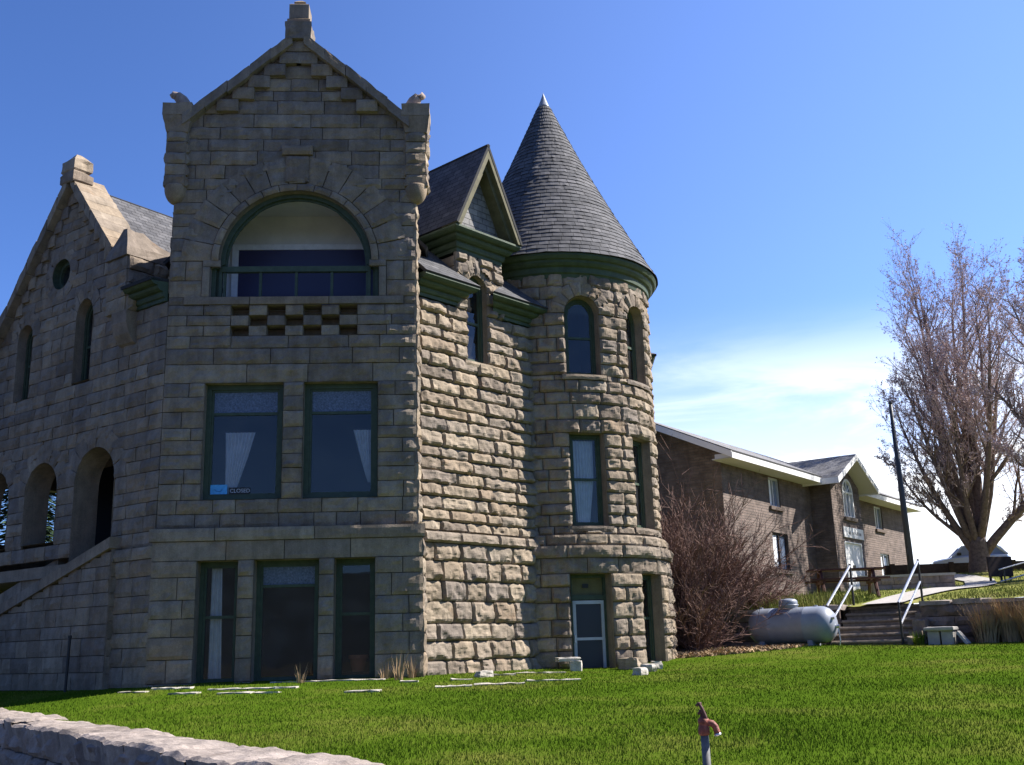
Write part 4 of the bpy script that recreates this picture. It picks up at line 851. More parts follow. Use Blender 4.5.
# ------------------------------------------------------------------ the brown block building
BK = Wall((7.076, 36.0), 36.35); BE = Wall(BK(0, 0), 36.35-90)          # long front, near gable end (u negative towards the left)
BG = thing('block_building', 'two-storey brown block building with white eaves and a gabled entrance', 'building', tuple(BK(10, 3.0, -3)))
def wall_uv(mb, W_, poly, off, holes=()):
    P = np.array([W_(u, z, off) for u, z in poly]); mb.add(P, [tuple(range(len(poly)))], .5, np.array(poly, float))
def grid_wall(mb, W_, u0, u1, z0, z1, off, holes):
    us = sorted({u0, u1, *[h[0] for h in holes], *[h[1] for h in holes]}); zs = sorted({z0, z1, *[h[2] for h in holes], *[h[3] for h in holes]})
    for a, b_ in zip(us[:-1], us[1:]):
        for c, d in zip(zs[:-1], zs[1:]):
            m = ((a+b_)/2, (c+d)/2)
            if any(h[0] < m[0] < h[1] and h[2] < m[1] < h[3] for h in holes): continue
            wall_uv(mb, W_, [(a, c), (b_, c), (b_, d), (a, d)], off)
    for h in holes:
        o = [(h[0], h[2]), (h[1], h[2]), (h[1], h[3]), (h[0], h[3])]; strip(mb, W_, o, o, off, off-.15)
KW = [(3.95, 4.95, 6.46, 7.56), (3.9, 5.35, 4.14, 5.50), (15.8, 16.9, 6.46, 7.52), (16.0, 17.25, 4.25, 5.37)]
PA, PB, PQ, PE = 8.05, 11.35, .85, 9.7
EZ = 8.02; BL = 20.2; DEEP = 6.5
mb = MB()
grid_wall(mb, BK, 0, PA, 1.9, EZ, 0, KW[:2]); grid_wall(mb, BK, PB, BL, 1.9, EZ, 0, KW[2:])
wall_uv(mb, BE, [(0, 1.9), (DEEP, 1.9), (DEEP, EZ), (DEEP/2, EZ+.48*DEEP/2), (0, EZ)], 0)
wall_uv(mb, Wall(BK(BL, 0, -DEEP), 126.35), [(0, 1.9), (DEEP, 1.9), (DEEP, EZ), (DEEP/2, EZ+.48*DEEP/2), (0, EZ)], 0)
wall_uv(mb, BK, [(0, 1.9), (BL, 1.9), (BL, EZ), (0, EZ)], -DEEP)
PP = Wall(BK(0, 0, PQ), 36.35); pz = lambda u: 8.55-.5*abs(u-PE)*1.0
AWu0, AWu1, AWz0, AWs, AWt = 9.35, 10.55, 6.42, 7.45, 8.02
DRu0, DRu1, DRz1 = 9.0, 11.0, 5.42
grid_wall(mb, PP, PA, PB, 1.9, 6.42, 0, [(DRu0, DRu1, 1.9, DRz1)])
grid_wall(mb, PP, PA, PB, 6.42, 7.45, 0, [(AWu0, AWu1, AWz0, AWs)])
ar = [(PE+.25+.6*math.cos(t), AWs+.57*math.sin(t)) for t in np.linspace(math.pi, 0, 13)]
wall_uv(mb, PP, [(PA, AWs)]+ar+[(PB, AWs), (PB, 7.75), (PE, 8.6), (PA, 7.75)], 0)
for u in (PA, PB): mb.add([BK(u, 1.9, 0), BK(u, 1.9, PQ), BK(u, 7.75, PQ), BK(u, 7.75, 0)], [(0, 1, 2, 3)], .5, [(0, 1.9), (PQ, 1.9), (PQ, 7.75), (0, 7.75)])
mb.build('wall', M_brick, BG, uvs=True)
g = MB(); OH, EO = .75, .70; rz = EZ+.48*(DEEP/2); r0 = EZ-.41*OH
roof_slab(g, BK(-EO, r0+.16, OH), BK(BL+EO, r0+.16, OH), BK(BL+EO, rz+.16, -DEEP/2), BK(-EO, rz+.16, -DEEP/2)); roof_slab(g, BK(-EO, r0+.16, -DEEP-OH), BK(BL+EO, r0+.16, -DEEP-OH), BK(BL+EO, rz+.16, -DEEP/2), BK(-EO, rz+.16, -DEEP/2))
GO = 1.45; gh = 2.35; ge, gt = 7.72, 8.90
for s in (-1, 1): roof_slab(g, BK(PE+s*gh, ge+.06, GO), BK(PE+s*gh, ge+.06, -2.0), BK(PE, gt+.06, -2.0), BK(PE, gt+.06, GO))
g.build('roof', M_asphalt_sh, BG, uvs=True)
g = MB()
g.box(BK, -EO, PE-gh, r0-.12, r0+.08, OH-.02, OH+.02); g.box(BK, PE+gh, BL+EO, r0-.12, r0+.08, OH-.02, OH+.02)
for s in (-1, 1):
    u0_, u1_ = PE+s*(gh+.02), PE
    g.hexa([BK(u0_, ge-.20, GO+.03), BK(u1_, gt-.20, GO+.03), BK(u1_, gt-.20, GO), BK(u0_, ge-.20, GO), BK(u0_, ge+.04, GO+.03), BK(u1_, gt+.04, GO+.03), BK(u1_, gt+.04, GO), BK(u0_, ge+.04, GO)])
    g.box(BK, min(u0_, u0_+s*.03), max(u0_, u0_+s*.03), ge-.2, ge+.04, .0, GO+.03)
for o0, o1, za, zb in ((OH, -DEEP/2, r0, rz), (-DEEP-OH, -DEEP/2, r0, rz)):
    for ue in (-EO, BL+EO): g.hexa([BK(ue-.02, za-.10, o0), BK(ue+.02, za-.10, o0), BK(ue+.02, zb-.10, o1), BK(ue-.02, zb-.10, o1), BK(ue-.02, za+.12, o0), BK(ue+.02, za+.12, o0), BK(ue+.02, zb+.12, o1), BK(ue-.02, zb+.12, o1)])
g.build('fascia', M_white_p, BG)
M_soffit = mat('cream_soffit', (.5, .49, .485), .8, .2)
g = MB(); g.box(BK, -EO+.02, PE-gh, r0-.11, r0-.08, .0, OH-.02); g.box(BK, PE+gh, BL+EO-.02, r0-.11, r0-.08, .0, OH-.02); g.box(BK, -EO+.02, -.02, r0-.105, r0+.06, .12, OH-.03)
for s in (-1, 1): g.hexa([BK(PE+s*gh, ge-.13, GO), BK(PE, gt-.13, GO), BK(PE, gt-.13, PQ-.2), BK(PE+s*gh, ge-.13, PQ-.2), BK(PE+s*gh, ge-.09, GO), BK(PE, gt-.09, GO), BK(PE, gt-.09, PQ-.2), BK(PE+s*gh, ge-.09, PQ-.2)])
g.build('soffit', M_soffit, BG)
for i, (a_, b_, c_, d_) in enumerate(KW):
    g = MB(); A = outline(a_, b_, c_, d_); B = outline(a_, b_, c_, d_, inset=.07); strip(g, BK, A, B, -.06, -.06); strip(g, BK, B, B, -.06, -.12); g.box(BK, (a_+b_)/2-.03, (a_+b_)/2+.03, c_, d_, -.12, -.065)
    w_ = g.build('window', M_alu if i != 1 else M_boards, BG)
    g = MB(); g.box(BK, a_+.02, b_-.02, c_+.02, d_-.02, -.14, -.12); g.build('pane', M_carglass, w_)
    g = MB(); 
    V = []
    for z in np.linspace(d_-.08, c_+.1, 8): 
        uu = np.linspace(a_+.09, a_+(.09+.33*(b_-a_)) , 10); V.append(BK.arr(uu, np.full(10, z), -.112+.006*np.sin(np.arange(10)*1.7)))
    g.add(np.concatenate(V), [(r*10+j, r*10+j+1, (r+1)*10+j+1, (r+1)*10+j) for r in range(7) for j in range(9)]); g.build('curtain', M_curtain, w_)
    g = MB(); g.box(BK, a_-.1, b_+.1, c_-.13, c_, -.05, .09); g.build('sill', mat('dark_sill', (.12, .09, .075), .9), w_)
g = MB(); O = [(AWu0, AWz0), (AWu1, AWz0)]+[(PE+.25+.6*math.cos(t), AWs+.57*math.sin(t)) for t in np.linspace(0, math.pi, 16)]; I = [(PE+.25+(u-PE-.25)*.87, AWz0+.5+(z-AWz0-.5)*.91) for u, z in O]
strip(g, PP, O, I, .02, .02); strip(g, PP, I, I, .02, -.08); strip(g, PP, O, O, .02, -.1); g.box(PP, AWu0, AWu1, AWs-.04, AWs+.04, -.06, .01); 
for u in (-.2, .2): g.box(PP, PE+.25+u-.025, PE+.25+u+.025, AWz0, AWs, -.06, .01)
for t in (.7, 1.57, 2.44): g.tube([PP(PE+.25, AWs, -.03), PP(PE+.25+.55*math.cos(t), AWs+.52*math.sin(t), -.03)], .025, 6)
w_ = g.build('arched_window', M_white_p, BG); g = MB(); glass_fan(g, PP, I, -.07); g.build('pane', M_carglass, w_); g = MB(); g.box(PP, AWu0-.1, AWu1+.1, AWz0-.14, AWz0, -.02, .1); g.build('sill', mat('dark_sill_stone', (.14, .11, .09), .9), w_)
for a_, b_ in ((DRu0+.04, (DRu0+DRu1)/2-.01), ((DRu0+DRu1)/2+.01, DRu1-.04)):
    g = MB(); g.box(PP, a_, b_, 3.35, DRz1-.05, -.10, -.05); d_ = g.build('door', M_white_p, BG); g = MB(); g.box(PP, b_-.1 if a_ < 9.9 else a_+.05, b_-.05 if a_ < 9.9 else a_+.1, 4.3, 4.5, -.05, -.01); g.build('handle', M_black, d_)
g = MB(); g.box(PP, DRu0, DRu0+.05, 3.3, DRz1, -.14, .02); g.box(PP, DRu1-.05, DRu1, 3.3, DRz1, -.14, .02); g.box(PP, DRu0, DRu1, DRz1-.05, DRz1, -.14, .02); g.build('door_frame', M_white_p, BG)
# board over the entrance; the photo's lettering is too small to read, so rows of dark letter-like strokes stay as strokes
g = MB(); g.box(PP, 8.95, 11.25, 5.58, 6.0, .015, .06, .5); sg = g.build('sign_board', M_white_p, BG)
g = MB(); rs = random.Random(4)
u = 9.45
while u < 10.9:
    w_ = rs.uniform(.05, .11); h_ = rs.choice((.10, .13, .16)); g.box(PP, u, u+.028, 5.72, 5.72+h_, .06, .065); 
    if rs.random() < .6: g.box(PP, u, u+w_, 5.72+h_*rs.choice((0, .45, .85)), 5.72+h_*rs.choice((0, .45, .85))+.022, .0605, .0655)
    if rs.random() < .5: g.box(PP, u+w_-.02, u+w_+.008, 5.72, 5.72+h_*.8, .061, .066)
    u += w_+.06
g.build('lettering', M_pole, sg)

# ------------------------------------------------------------------ terrace: path, planter wall, tables, pole, signboard, car
b = MB(); cl_ = [(9.0, 26.85), (9.55, 27.9), (10.5, 29.4), (12.0, 31.4), (13.9, 33.8), (15.7, 36.6), (17.0, 39.8), (17.7, 43.0), (18.0, 46.9)]; cl_ = np.array(cl_); n = 60
tt = np.linspace(0, len(cl_)-1, n); cx = np.interp(tt, range(len(cl_)), cl_[:, 0]); cy = np.interp(tt, range(len(cl_)), cl_[:, 1]); tn = np.stack([np.gradient(cx), np.gradient(cy)], 1); tn /= np.linalg.norm(tn, axis=1)[:, None]; nn = np.stack([tn[:, 1], -tn[:, 0]], 1)
V = [];
for s in np.linspace(-.5, .5, 5): x = cx+nn[:, 0]*s; y = cy+nn[:, 1]*s; V.append(np.stack([x, y, z_terr(x, y)+.05], 1))
b.add(np.concatenate(V), [(r*n+i, r*n+i+1, (r+1)*n+i+1, (r+1)*n+i) for r in range(4) for i in range(n-1)]); tag(b.build('path', M_conc, smooth=True), kind='structure')
PL = Wall((11.1, 35.0), 100.); plt_ = thing('planter_wall', 'low grey-brown stone planter wall in front of the block building', 'wall', tuple(PL(1.3, 3.0)))
g = MB(); masonry(g, PL, 0, 2.9, [2.7, 3.52], .27, lr=(.35, .7), h=.04, rough=.02, cell=.12); g.build('block_courses', M_brown, plt_); g = MB(); g.box(PL, -.05, 2.95, 3.50, 3.58, -.6, .06); q = g.build('capstones', M_conc, plt_); roughen(q, 3, .02, 5)
g = MB(); RT = Wall(PL(2.9, 0), 10.); masonry(g, RT, 0, .6, [2.7, 3.52], .27, lr=(.3, .6), h=.03, rough=.02, cell=.12); g.build('block_courses', M_brown, plt_)
def picnic(label, cx_, cy_, az_, L, zt):
    gz = zt-.74; t = thing('picnic_table', label, 'table', (cx_, cy_, gz)); W_ = Wall((cx_, cy_), az_)
    for i in range(4): pass
    g = MB()
    for i in range(4): g.box(W_, -L/2, L/2, zt-.045, zt, -.36+i*.182, -.36+i*.182+.17, RNG.random())
    g.build('tabletop', M_wood, t)
    for s in (-1, 1):
        g = MB(); g.box(W_, -L/2, L/2, gz+.40, gz+.45, s*.68-.14, s*.68-.01); g.box(W_, -L/2, L/2, gz+.40, gz+.45, s*.68+.01, s*.68+.14); g.build('bench_seat', M_wood, t)
    for u in (-L/2+.35, L/2-.35):
        g = MB(); g.tube([W_(u, gz-.1, -.72), W_(u, zt-.05, -.22)], .05, 6); g.tube([W_(u, gz-.1, .72), W_(u, zt-.05, .22)], .05, 6); g.box(W_, u-.04, u+.04, gz+.32, gz+.40, -.78, .78); g.build('leg_frame', M_wood, t)
picnic('red-brown picnic table on the grass before the white entrance doors', 9.5, 31.2, 98., 2.15, 3.58)
g = MB(); pc = thing('concrete_post', 'short pale concrete post beside the picnic table end', 'post', (10.55, 32.0, 2.85)); g.tube([(10.55, 32, 2.7), (10.55, 32, 3.42)], [.10, .085], 10); g.lathe((10.55, 32, 3.42), [(.085, 0), (.07, .03), (.01, .04)], 10); g.build('post', M_conc, pc)
fp = thing('flagpole', 'tall dark bare pole standing in front of the block building', 'pole', (13.18, 36, 3.0))
g = MB(); g.tube([(13.18, 36, 2.8), (13.16, 36, 6), (13.12, 36, 9.46)], [.115, .10, .06], 12); g.build('shaft', M_pole, fp, smooth=True); g = MB(); g.lathe((13.12, 36, 9.46), [(.03, 0), (.07, .04), (.07, .10), (.02, .14)], 10); g.build('truck', M_pole, fp); g = MB(); g.tube([(13.07, 35.88, 4.3), (13.07, 35.86, 4.5)], .02, 6); g.build('cleat', M_pole, fp)
lw = Wall((17.4, 47.3), 96.); lwt = thing('timber_wall', 'low dark timber retaining wall behind the bare tree', 'wall', tuple(lw(2.5, 4.0))); g = MB()
for i in range(4): g.box(lw, -1.2, 8.5, 3.6+i*.28, 3.87+i*.28, -.2, 0+.01*(i % 2), RNG.random())
g.build('boards', M_boards, lwt)
for u in (-.9, 1.6, 4.2, 6.9): g = MB(); g.box(lw, u-.1, u+.1, 3.4, 4.76, .012, .14); g.build('post', M_boards, lwt)
sw = Wall((16.72, 38.0), 76.); sbt = thing('notice_board', 'dark wooden board on short posts near the bare tree', 'board', tuple(sw(.45, 3.4)))
g = MB(); g.box(sw, -.1, .88, 3.60, 4.30, -.06, 0, .5, .01); g.build('panel', M_boards, sbt)
for u in (.0, .44, .82): g = MB(); g.tube([sw(u, 3.0, -.1), sw(u, 4.2, -.1)], .045, 6); g.build('post', M_black, sbt)
rl_ = thing('handrail', 'light metal handrail in front of the dark board', 'handrail', (17.3, 36.9, 3.3)); R0, R1 = np.array([16.35, 36.6, 3.75]), np.array([18.6, 36.9, 4.28])
for dz in (0, -.40): g = MB(); g.tube([R0+[0, 0, dz], R1+[0, 0, dz]], .028, 6); g.build('rail', M_steel, rl_)
for s in (.08, .55, .97): p = R0+(R1-R0)*s; g = MB(); g.tube([p-[0, 0, 1.0], p], .03, 6); g.build('post', M_black, rl_)
# car
cz = 4.42; CW = Wall((22.25, 53.0), 104.); car = thing('parked_car', 'silver-blue car parked behind the bare tree trunk', 'car', tuple(CW(0, cz)))
def loft(secs, W_, m, name, parent):   # sections along u: (u, [(half-width, z)...])
    g = MB(); n = len(secs[0][1])*2; V = []
    for u, pr in secs: V += [W_(u, cz+z, h) for h, z in pr]+[W_(u, cz+z, -h) for h, z in pr[::-1]]
    g.add(V, [(i*n+j, i*n+(j+1) % n, (i+1)*n+(j+1) % n, (i+1)*n+j) for i in range(len(secs)-1) for j in range(n)]+[tuple(range(n)), tuple((len(secs)-1)*n+j for j in range(n))]); return g.build(name, m, parent, smooth=False)
bd = lambda w_, zt_: [(w_*.92, .22), (w_, .40), (w_, .62), (w_*.96, zt_-.06), (w_*.86, zt_)]
body = loft([(-1.75, bd(.70, .62)), (-1.68, bd(.80, .78)), (-1.3, bd(.86, .86)), (-.72, bd(.88, .94)), (.2, bd(.89, .98)), (1.1, bd(.89, 1.0)), (1.65, bd(.86, .98)), (1.8, bd(.78, .86))], CW, M_car, 'body', car)
loft([(-.85, [(.76, .93), (.76, .95)]), (-.30, [(.74, .95), (.62, 1.42)]), (.25, [(.74, .97), (.60, 1.52)]), (1.1, [(.74, .98), (.58, 1.48)]), (1.5, [(.74, .98), (.60, 1.30)]), (1.72, [(.72, .96), (.70, .99)])], CW, M_carglass, 'cabin_glass', car)
loft([(-.34, [(.60, 1.40), (.58, 1.45)]), (.25, [(.62, 1.49), (.56, 1.56)]), (1.1, [(.60, 1.46), (.55, 1.52)]), (1.48, [(.60, 1.30), (.56, 1.36)])], CW, M_car, 'roof_panel', car)
for s in (-1, 1):
    g = MB(); g.tube([CW(-.82, cz+.95, s*.76), CW(-.3, cz+1.44, s*.62)], .045, 6); g.build('window_pillar', M_car, car); g = MB(); g.tube([CW(.45, cz+.98, s*.765), CW(.45, cz+1.5, s*.62)], .04, 6); g.build('window_pillar', M_car, car); g = MB(); g.tube([CW(1.7, cz+.97, s*.73), CW(1.2, cz+1.47, s*.6)], .06, 6); g.build('window_pillar', M_car, car)
    g = MB(); g.box(CW, -.62, -.44, cz+.98, cz+1.12, s*.98-.09, s*.98+.09, .5, .02); g.build('mirror', M_rubber, car)
    g = MB(); g.box(CW, -1.74, -1.62, cz+.60, cz+.74, s*.62-.14, s*.62+.14, .5, .02); g.build('headlight', M_chrome, car)
    for u in (-1.15, 1.15):
        c = CW(u, cz+.31, s*.80); AXW = (CW.d, np.array([0, 0, 1.]), CW.n*s); g = MB(); g.lathe(c, [(.31, -.1), (.32, -.06), (.32, .06), (.30, .1), (.2, .1)], 24, axis=AXW); w_ = g.build('wheel', M_rubber, car)
        g = MB(); g.lathe(c, [(.2, .098), (.19, .07), (.05, .10), (.01, .105)], 16, axis=AXW); g.build('rim', M_chrome, w_)

# ------------------------------------------------------------------ standpipe in the foreground
fx, fy = .822, 5.0
fz = float(z_lawn(fx, fy)); FA = thing('garden_tap', 'rusty red garden tap on an upright grey standpipe in the lawn', 'tap', (fx, fy, fz))
def apx(px, py, Y=5.0):
    d = np.array([*(fw+(px-512)/1060*rc+(382.5-py)/1060*uc)]); return np.array([0, 0, 1.6])+d*(Y/d[1])
g = MB(); g.tube([(fx+.002, fy, fz-.1), (fx, fy, fz+.25), (fx-.004, fy, apx(704, 733)[2])], .0185, 12); g.build('standpipe', M_pipe, FA, smooth=True)
ht = apx(704, 733)[2]; hx = fx-.005
g = MB(); g.lathe((hx, fy, ht-.01), [(.02, 0), (.026, .008), (.026, .03), (.022, .04), (.022, .05), (.025, .054), (.025, .07), (.014, .078), (.012, .088), (.004, .09)], 12); g.build('valve_head', M_redp, FA, smooth=True)
g = MB(); g.tube([(hx, fy, ht+.038), (hx+.02, fy-.004, ht+.044), (hx+.038, fy-.008, ht+.040), (hx+.050, fy-.010, ht+.026), (hx+.056, fy-.012, ht+.004), (hx+.058, fy-.012, ht-.004)], [.016, .016, .015, .0145, .0145, .016], 12); g.build('spout', M_redp, FA, smooth=True)
g = MB(); g.tube([(hx+.0575, fy-.012, ht-.001), (hx+.059, fy-.012, ht-.012)], .0165, 12); g.build('hose_thread', M_chrome, FA, smooth=True)
g = MB(); g.tube([(hx+.012, fy-.01, ht+.045), (hx+.006, fy-.012, ht+.075), (hx-.006, fy-.012, ht+.108), (hx-.014, fy-.01, ht+.125)], [.010, .009, .008, .006], 8); g.tube([(hx, fy, ht+.07), (hx-.012, fy, ht+.10)], .009, 8)
g.tube([(hx-.028, fy, ht+.118), (hx-.016, fy-.004, ht+.126), (hx-.004, fy-.004, ht+.128)], [.006, .008, .005], 8); g.tube([(hx-.022, fy, ht+.082), (hx-.008, fy, ht+.092), (hx+.004, fy, ht+.086)], [.006, .009, .007], 8); g.build('lever', M_rust, FA, smooth=True)

# ------------------------------------------------------------------ loose stones and edging slabs on the lawn
def lawn_hit(px, py):
    d = np.array([*(fw+(px-512)/1060*rc+(382.5-py)/1060*uc)]); lo, hi = 5., 40.
    ts = np.linspace(4, 40, 3000)/d[1]; P = np.array([0, 0, 1.6])+np.outer(ts, d); dz = P[:, 2]-z_lawn(P[:, 0], P[:, 1]); i = np.argmax(dz < 0)
    return P[i] if dz[i] < 0 else None
SL = [(55, 90, 686, 'left end of the row below the porch wall'), (92, 125, 687.5, 'second in the row below the porch wall'), (152, 190, 689.5, 'just left of the bay corner'), (117, 145, 693, 'small one nearest the lower wall at left'), (168, 196, 694.5, 'short one before the bay corner'), (207, 296, 689.5, 'long strip before the left bay window'), (217, 250, 694, 'short one below the long strip'), (254, 277, 693.5, 'stubby one beside the short strip'), (270, 384, 681.5, 'longest strip under the bay windows'), (344, 379, 692.5, 'isolated strip before the right bay window'), (400, 418, 682.5, 'small one at the bay corner'),
      (435, 472, 687.3, 'left end of the lower row before the sunlit wall'), (474, 525, 685, 'middle of the lower row before the sunlit wall'), (527, 581, 681, 'right end of the lower row before the turret'), (452, 473, 680.3, 'small one left of the chunky block'), (496, 516, 675.5, 'second in the upper row before the sunlit wall'), (517, 538, 673.5, 'third in the upper row before the sunlit wall'), (542, 566, 673.3, 'last of the upper row near the turret door')]
for (x0, x1, y, where) in SL:
    p, q = lawn_hit(x0, y+.5*(x1-x0)*(-.028)*-1), lawn_hit(x1, y-.5*(x1-x0)*.028)
    if p is None or q is None: continue
    q = q*np.array([1, 1, 1]); d = q-p; L = np.linalg.norm(d[:2]); 
    if L > 4.5: d = d*4.5/L; L = 4.5
    W_ = Wall(p[:2], math.degrees(math.atan2(d[0], d[1]))); zb = min(p[2], q[2])
    g = MB(); nseg = max(3, int(L/.12)); uu = np.linspace(0, L, nseg+1); n_ = nseg+1; h = RNG.uniform(.022, .036)
    zc = np.interp(uu, [0, L], [p[2], q[2]])
    rows = [(-.02, -.05), (.0, h*.8), (-.03, h), (-.15, h*.95), (-.18, -.05)]
    V = np.concatenate([W_.arr(uu, zc+z+RNG.normal(0, .006, n_), np.full(n_, o)+RNG.normal(0, .02, n_)) for o, z in rows])
    g.add(V, [(r*n_+i, r*n_+i+1, (r+1)*n_+i+1, (r+1)*n_+i) for r in range(4) for i in range(nseg)]+[tuple(r*n_ for r in range(5)), tuple(r*n_+nseg for r in range(5))[::-1]], RNG.random())
    o = g.build('edging_stone', M_white, None); c0_ = (p+q)/2; o.data.transform(Matrix.Translation(Vector(-c0_))); o.location = c0_; tag(o, 'flat edging stone in grass, '+where, 'stone', 'flat edging stones in the lawn')
def rock(name, label, c, size, seed, m=None, group=None):
    bm = bmesh.new(); bmesh.ops.create_cube(bm, size=1); bmesh.ops.subdivide_edges(bm, edges=bm.edges[:], cuts=5, use_grid_fill=True); P = np.array([v.co for v in bm.verts]); r = np.linalg.norm(P, axis=1); Q = P*(1-.28*(np.clip(r-.5, 0, 1))[:, None]); Q = Q*(1+.16*fbm(P*2.2+seed*7.1, 3, seed)[:, None])*np.array(size)
    for v, q in zip(bm.verts, Q): v.co = q
    me = bpy.data.meshes.new(name); bm.to_mesh(me); bm.free(); at = me.attributes.new('tint', 'FLOAT', 'POINT'); at.data.foreach_set('value', np.full(len(me.vertices), .2+.6*((seed*37) % 10)/10, np.float32)); me.materials.append(m or M_white); o = bpy.data.objects.new(name, me); COL.objects.link(o); o.location = c; o.rotation_euler = (0, 0, seed*1.3); return tag(o, label, 'stone', group)
def rk_at(px, py, dz=0.): p = lawn_hit(px, py); return (p[0], p[1], p[2]+dz)
rock('edging_block', 'chunky pale block in the upper row of edging stones before the sunlit wall', rk_at(484, 677, .05), (.34, .17, .13), 3)
rock('loose_stone', 'flat pale slab balanced on a block at the turret door', rk_at(568, 670, .22), (.50, .30, .09), 5); rock('loose_stone', 'squarish white block under the slab at the turret door', rk_at(576, 671, .08), (.20, .24, .24), 6)
rock('loose_stone', 'small bright stone on the grass at the foot of the turret', rk_at(640, 675, .06), (.30, .22, .16), 8); rock('loose_stone', 'elongated bright stone right of the small one at the turret foot', rk_at(650, 671.5, .07), (.32, .2, .16), 9); rock('loose_stone', 'round stone furthest right at the turret foot', rk_at(657, 669, .08), (.2, .2, .16), 11)
rock('loose_stone', 'large tan stone block against the turret between its door and side window', (2.40, 23.66, 1.18), (.55, .4, .34), 14, M_stone)
# pipe at the stair parapet
pp_ = thing('iron_pipe', 'thin dark iron pipe standing against the stair parapet', 'pipe', tuple(SWL(-2.05, 1.1, .2))); g = MB(); g.tube([SWL(-2.05, 1.0, .22), SWL(-2.05, 2.05, .2)], .03, 8); g.build('shaft', M_black, pp_); g = MB(); g.tube([SWL(-2.05, 2.05, .2), SWL(-2.05, 2.10, .2)], .04, 8); g.build('end_cap', M_black, pp_)
# window signs and the pot in the bay
def text_mesh(txt, W_, u, z, off, h, m, name, parent):
    cu = bpy.data.curves.new('lettering', 'FONT'); cu.body = txt; cu.size = h*1.38; cu.extrude = .002; to = bpy.data.objects.new('t', cu); COL.objects.link(to); dg = bpy.context.evaluated_depsgraph_get(); me = bpy.data.meshes.new_from_object(to.evaluated_get(dg)); bpy.data.objects.remove(to)
    M = Matrix((( *W_.d[:2], 0), (0, 0, 1), (*W_.n[:2], 0))).transposed(); me.transform(M.to_4x4()); me.materials.append(m); o = bpy.data.objects.new(name, me); COL.objects.link(o); o.parent = parent; o.location = Vector(W_(u, z, off))-Vector(parent['wloc']); return o
M_bluesign = mat('sky_blue_card', (.10, .42, .78), .5, .3, nscale=14, namt=.2); M_lite = mat('pale_letters', (.55, .55, .58), .6, .2)
bs = thing('window_card', 'small sky-blue card in the lower left of the left bay window', 'sign', tuple(BAY(-3.93, 4.82, -.2))); g = MB(); g.box(BAY, -4.10, -3.77, 4.74, 4.93, -.205, -.195); g.build('card', M_bluesign, bs); g = MB(); g.tube([BAY(-4.02, 4.84, -.193), BAY(-3.97, 4.80, -.193), BAY(-3.90, 4.80, -.193), BAY(-3.86, 4.85, -.193)], .008, 5); g.build('emblem', mat('deep_blue_print', (.06, .25, .55), .6), bs)
ns_ = thing('window_sign', 'dark sign reading CLOSED beside the blue window card', 'sign', tuple(BAY(-3.5, 4.8, -.2))); g = MB(); g.box(BAY, -3.74, -3.33, 4.735, 4.87, -.205, -.198); g.build('board', M_black, ns_); text_mesh('CLOSED', BAY, -3.72, 4.768, -.196, .078, M_lite, 'lettering', ns_)
pt_ = thing('flower_pot', 'terracotta pot standing inside the right-hand basement bay window', 'pot', tuple(BAY(-1.18, 1.45, -.52))); g = MB(); c = BAY(-1.18, 1.25, -.55); g.lathe(c, [(.12, 0), (.17, .24), (.20, .25), (.20, .32), (.17, .32), (.15, .28), (.01, .27)], 20); g.build('bowl', M_terra, pt_)
g = MB(); g.box(BAY, -1.50, -.92, .9, 1.25, -.8, -.4); g.build('stand', M_dark, pt_)

# ------------------------------------------------------------------ grass
def blades(name, pts, hgt, wid, m, lean=.45, tintv=None, kind='stuff', seed=3):
    r = np.random.default_rng(seed); n = len(pts); a = r.uniform(0, 2*math.pi, n); dx, dy = np.cos(a), np.sin(a); h = hgt*r.uniform(.55, 1.25, n); w = wid*r.uniform(.7, 1.3, n); b_ = r.uniform(0, 2*math.pi, n); l = lean*h*r.uniform(.1, 1, n)
    V = np.zeros((n, 3, 3)); V[:, 0] = pts; V[:, 1] = pts; V[:, 2] = pts
    V[:, 0, 0] -= dx*w/2; V[:, 0, 1] -= dy*w/2; V[:, 1, 0] += dx*w/2; V[:, 1, 1] += dy*w/2; V[:, 2, 0] += np.cos(b_)*l; V[:, 2, 1] += np.sin(b_)*l; V[:, :2, 2] -= .01; V[:, 2, 2] += h
    me = bpy.data.meshes.new(name); me.vertices.add(3*n); me.vertices.foreach_set('co', V.ravel().astype(np.float32)); me.loops.add(3*n); me.loops.foreach_set('vertex_index', np.arange(3*n, dtype=np.int32)); me.polygons.add(n); me.polygons.foreach_set('loop_start', np.arange(0, 3*n, 3, dtype=np.int32)); me.polygons.foreach_set('loop_total', np.full(n, 3, np.int32))
    t = np.repeat(r.random(n) if tintv is None else tintv, 3); at = me.attributes.new('tint', 'FLOAT', 'POINT'); at.data.foreach_set('value', t.astype(np.float32)); me.materials.append(m); me.update(); me.validate()
    o = bpy.data.objects.new(name, me); COL.objects.link(o)
    if kind: tag(o, kind=kind)
    return o
r = np.random.default_rng(11)
def scatter(n, d0, d1, a0, a1, p=1.0):
    d = d0*(d1/d0)**(r.random(n)**p); a = R(a0)+(R(a1)-R(a0))*r.random(n); return np.sin(a)*d, np.cos(a)*d
x, y = scatter(600000, 4.6, 30, -36, 44)
m_ = (side_fw(x, y) < -.02) & (side_tw(x, y) > -.75); hx_, hy_ = x-TC[0], y-TC[1]; m_ &= (hx_**2+hy_**2 > 2.62**2)
lb = (x-BAY.o[0])*BAY.n[0]+(y-BAY.o[1])*BAY.n[1]; ls = (x-SUN.o[0])*SUN.n[0]+(y-SUN.o[1])*SUN.n[1]; lp = (x-POR.o[0])*POR.n[0]+(y-POR.o[1])*POR.n[1]
m_ &= ~((lb < .1) & (ls < .08) & (lp < .25)); 
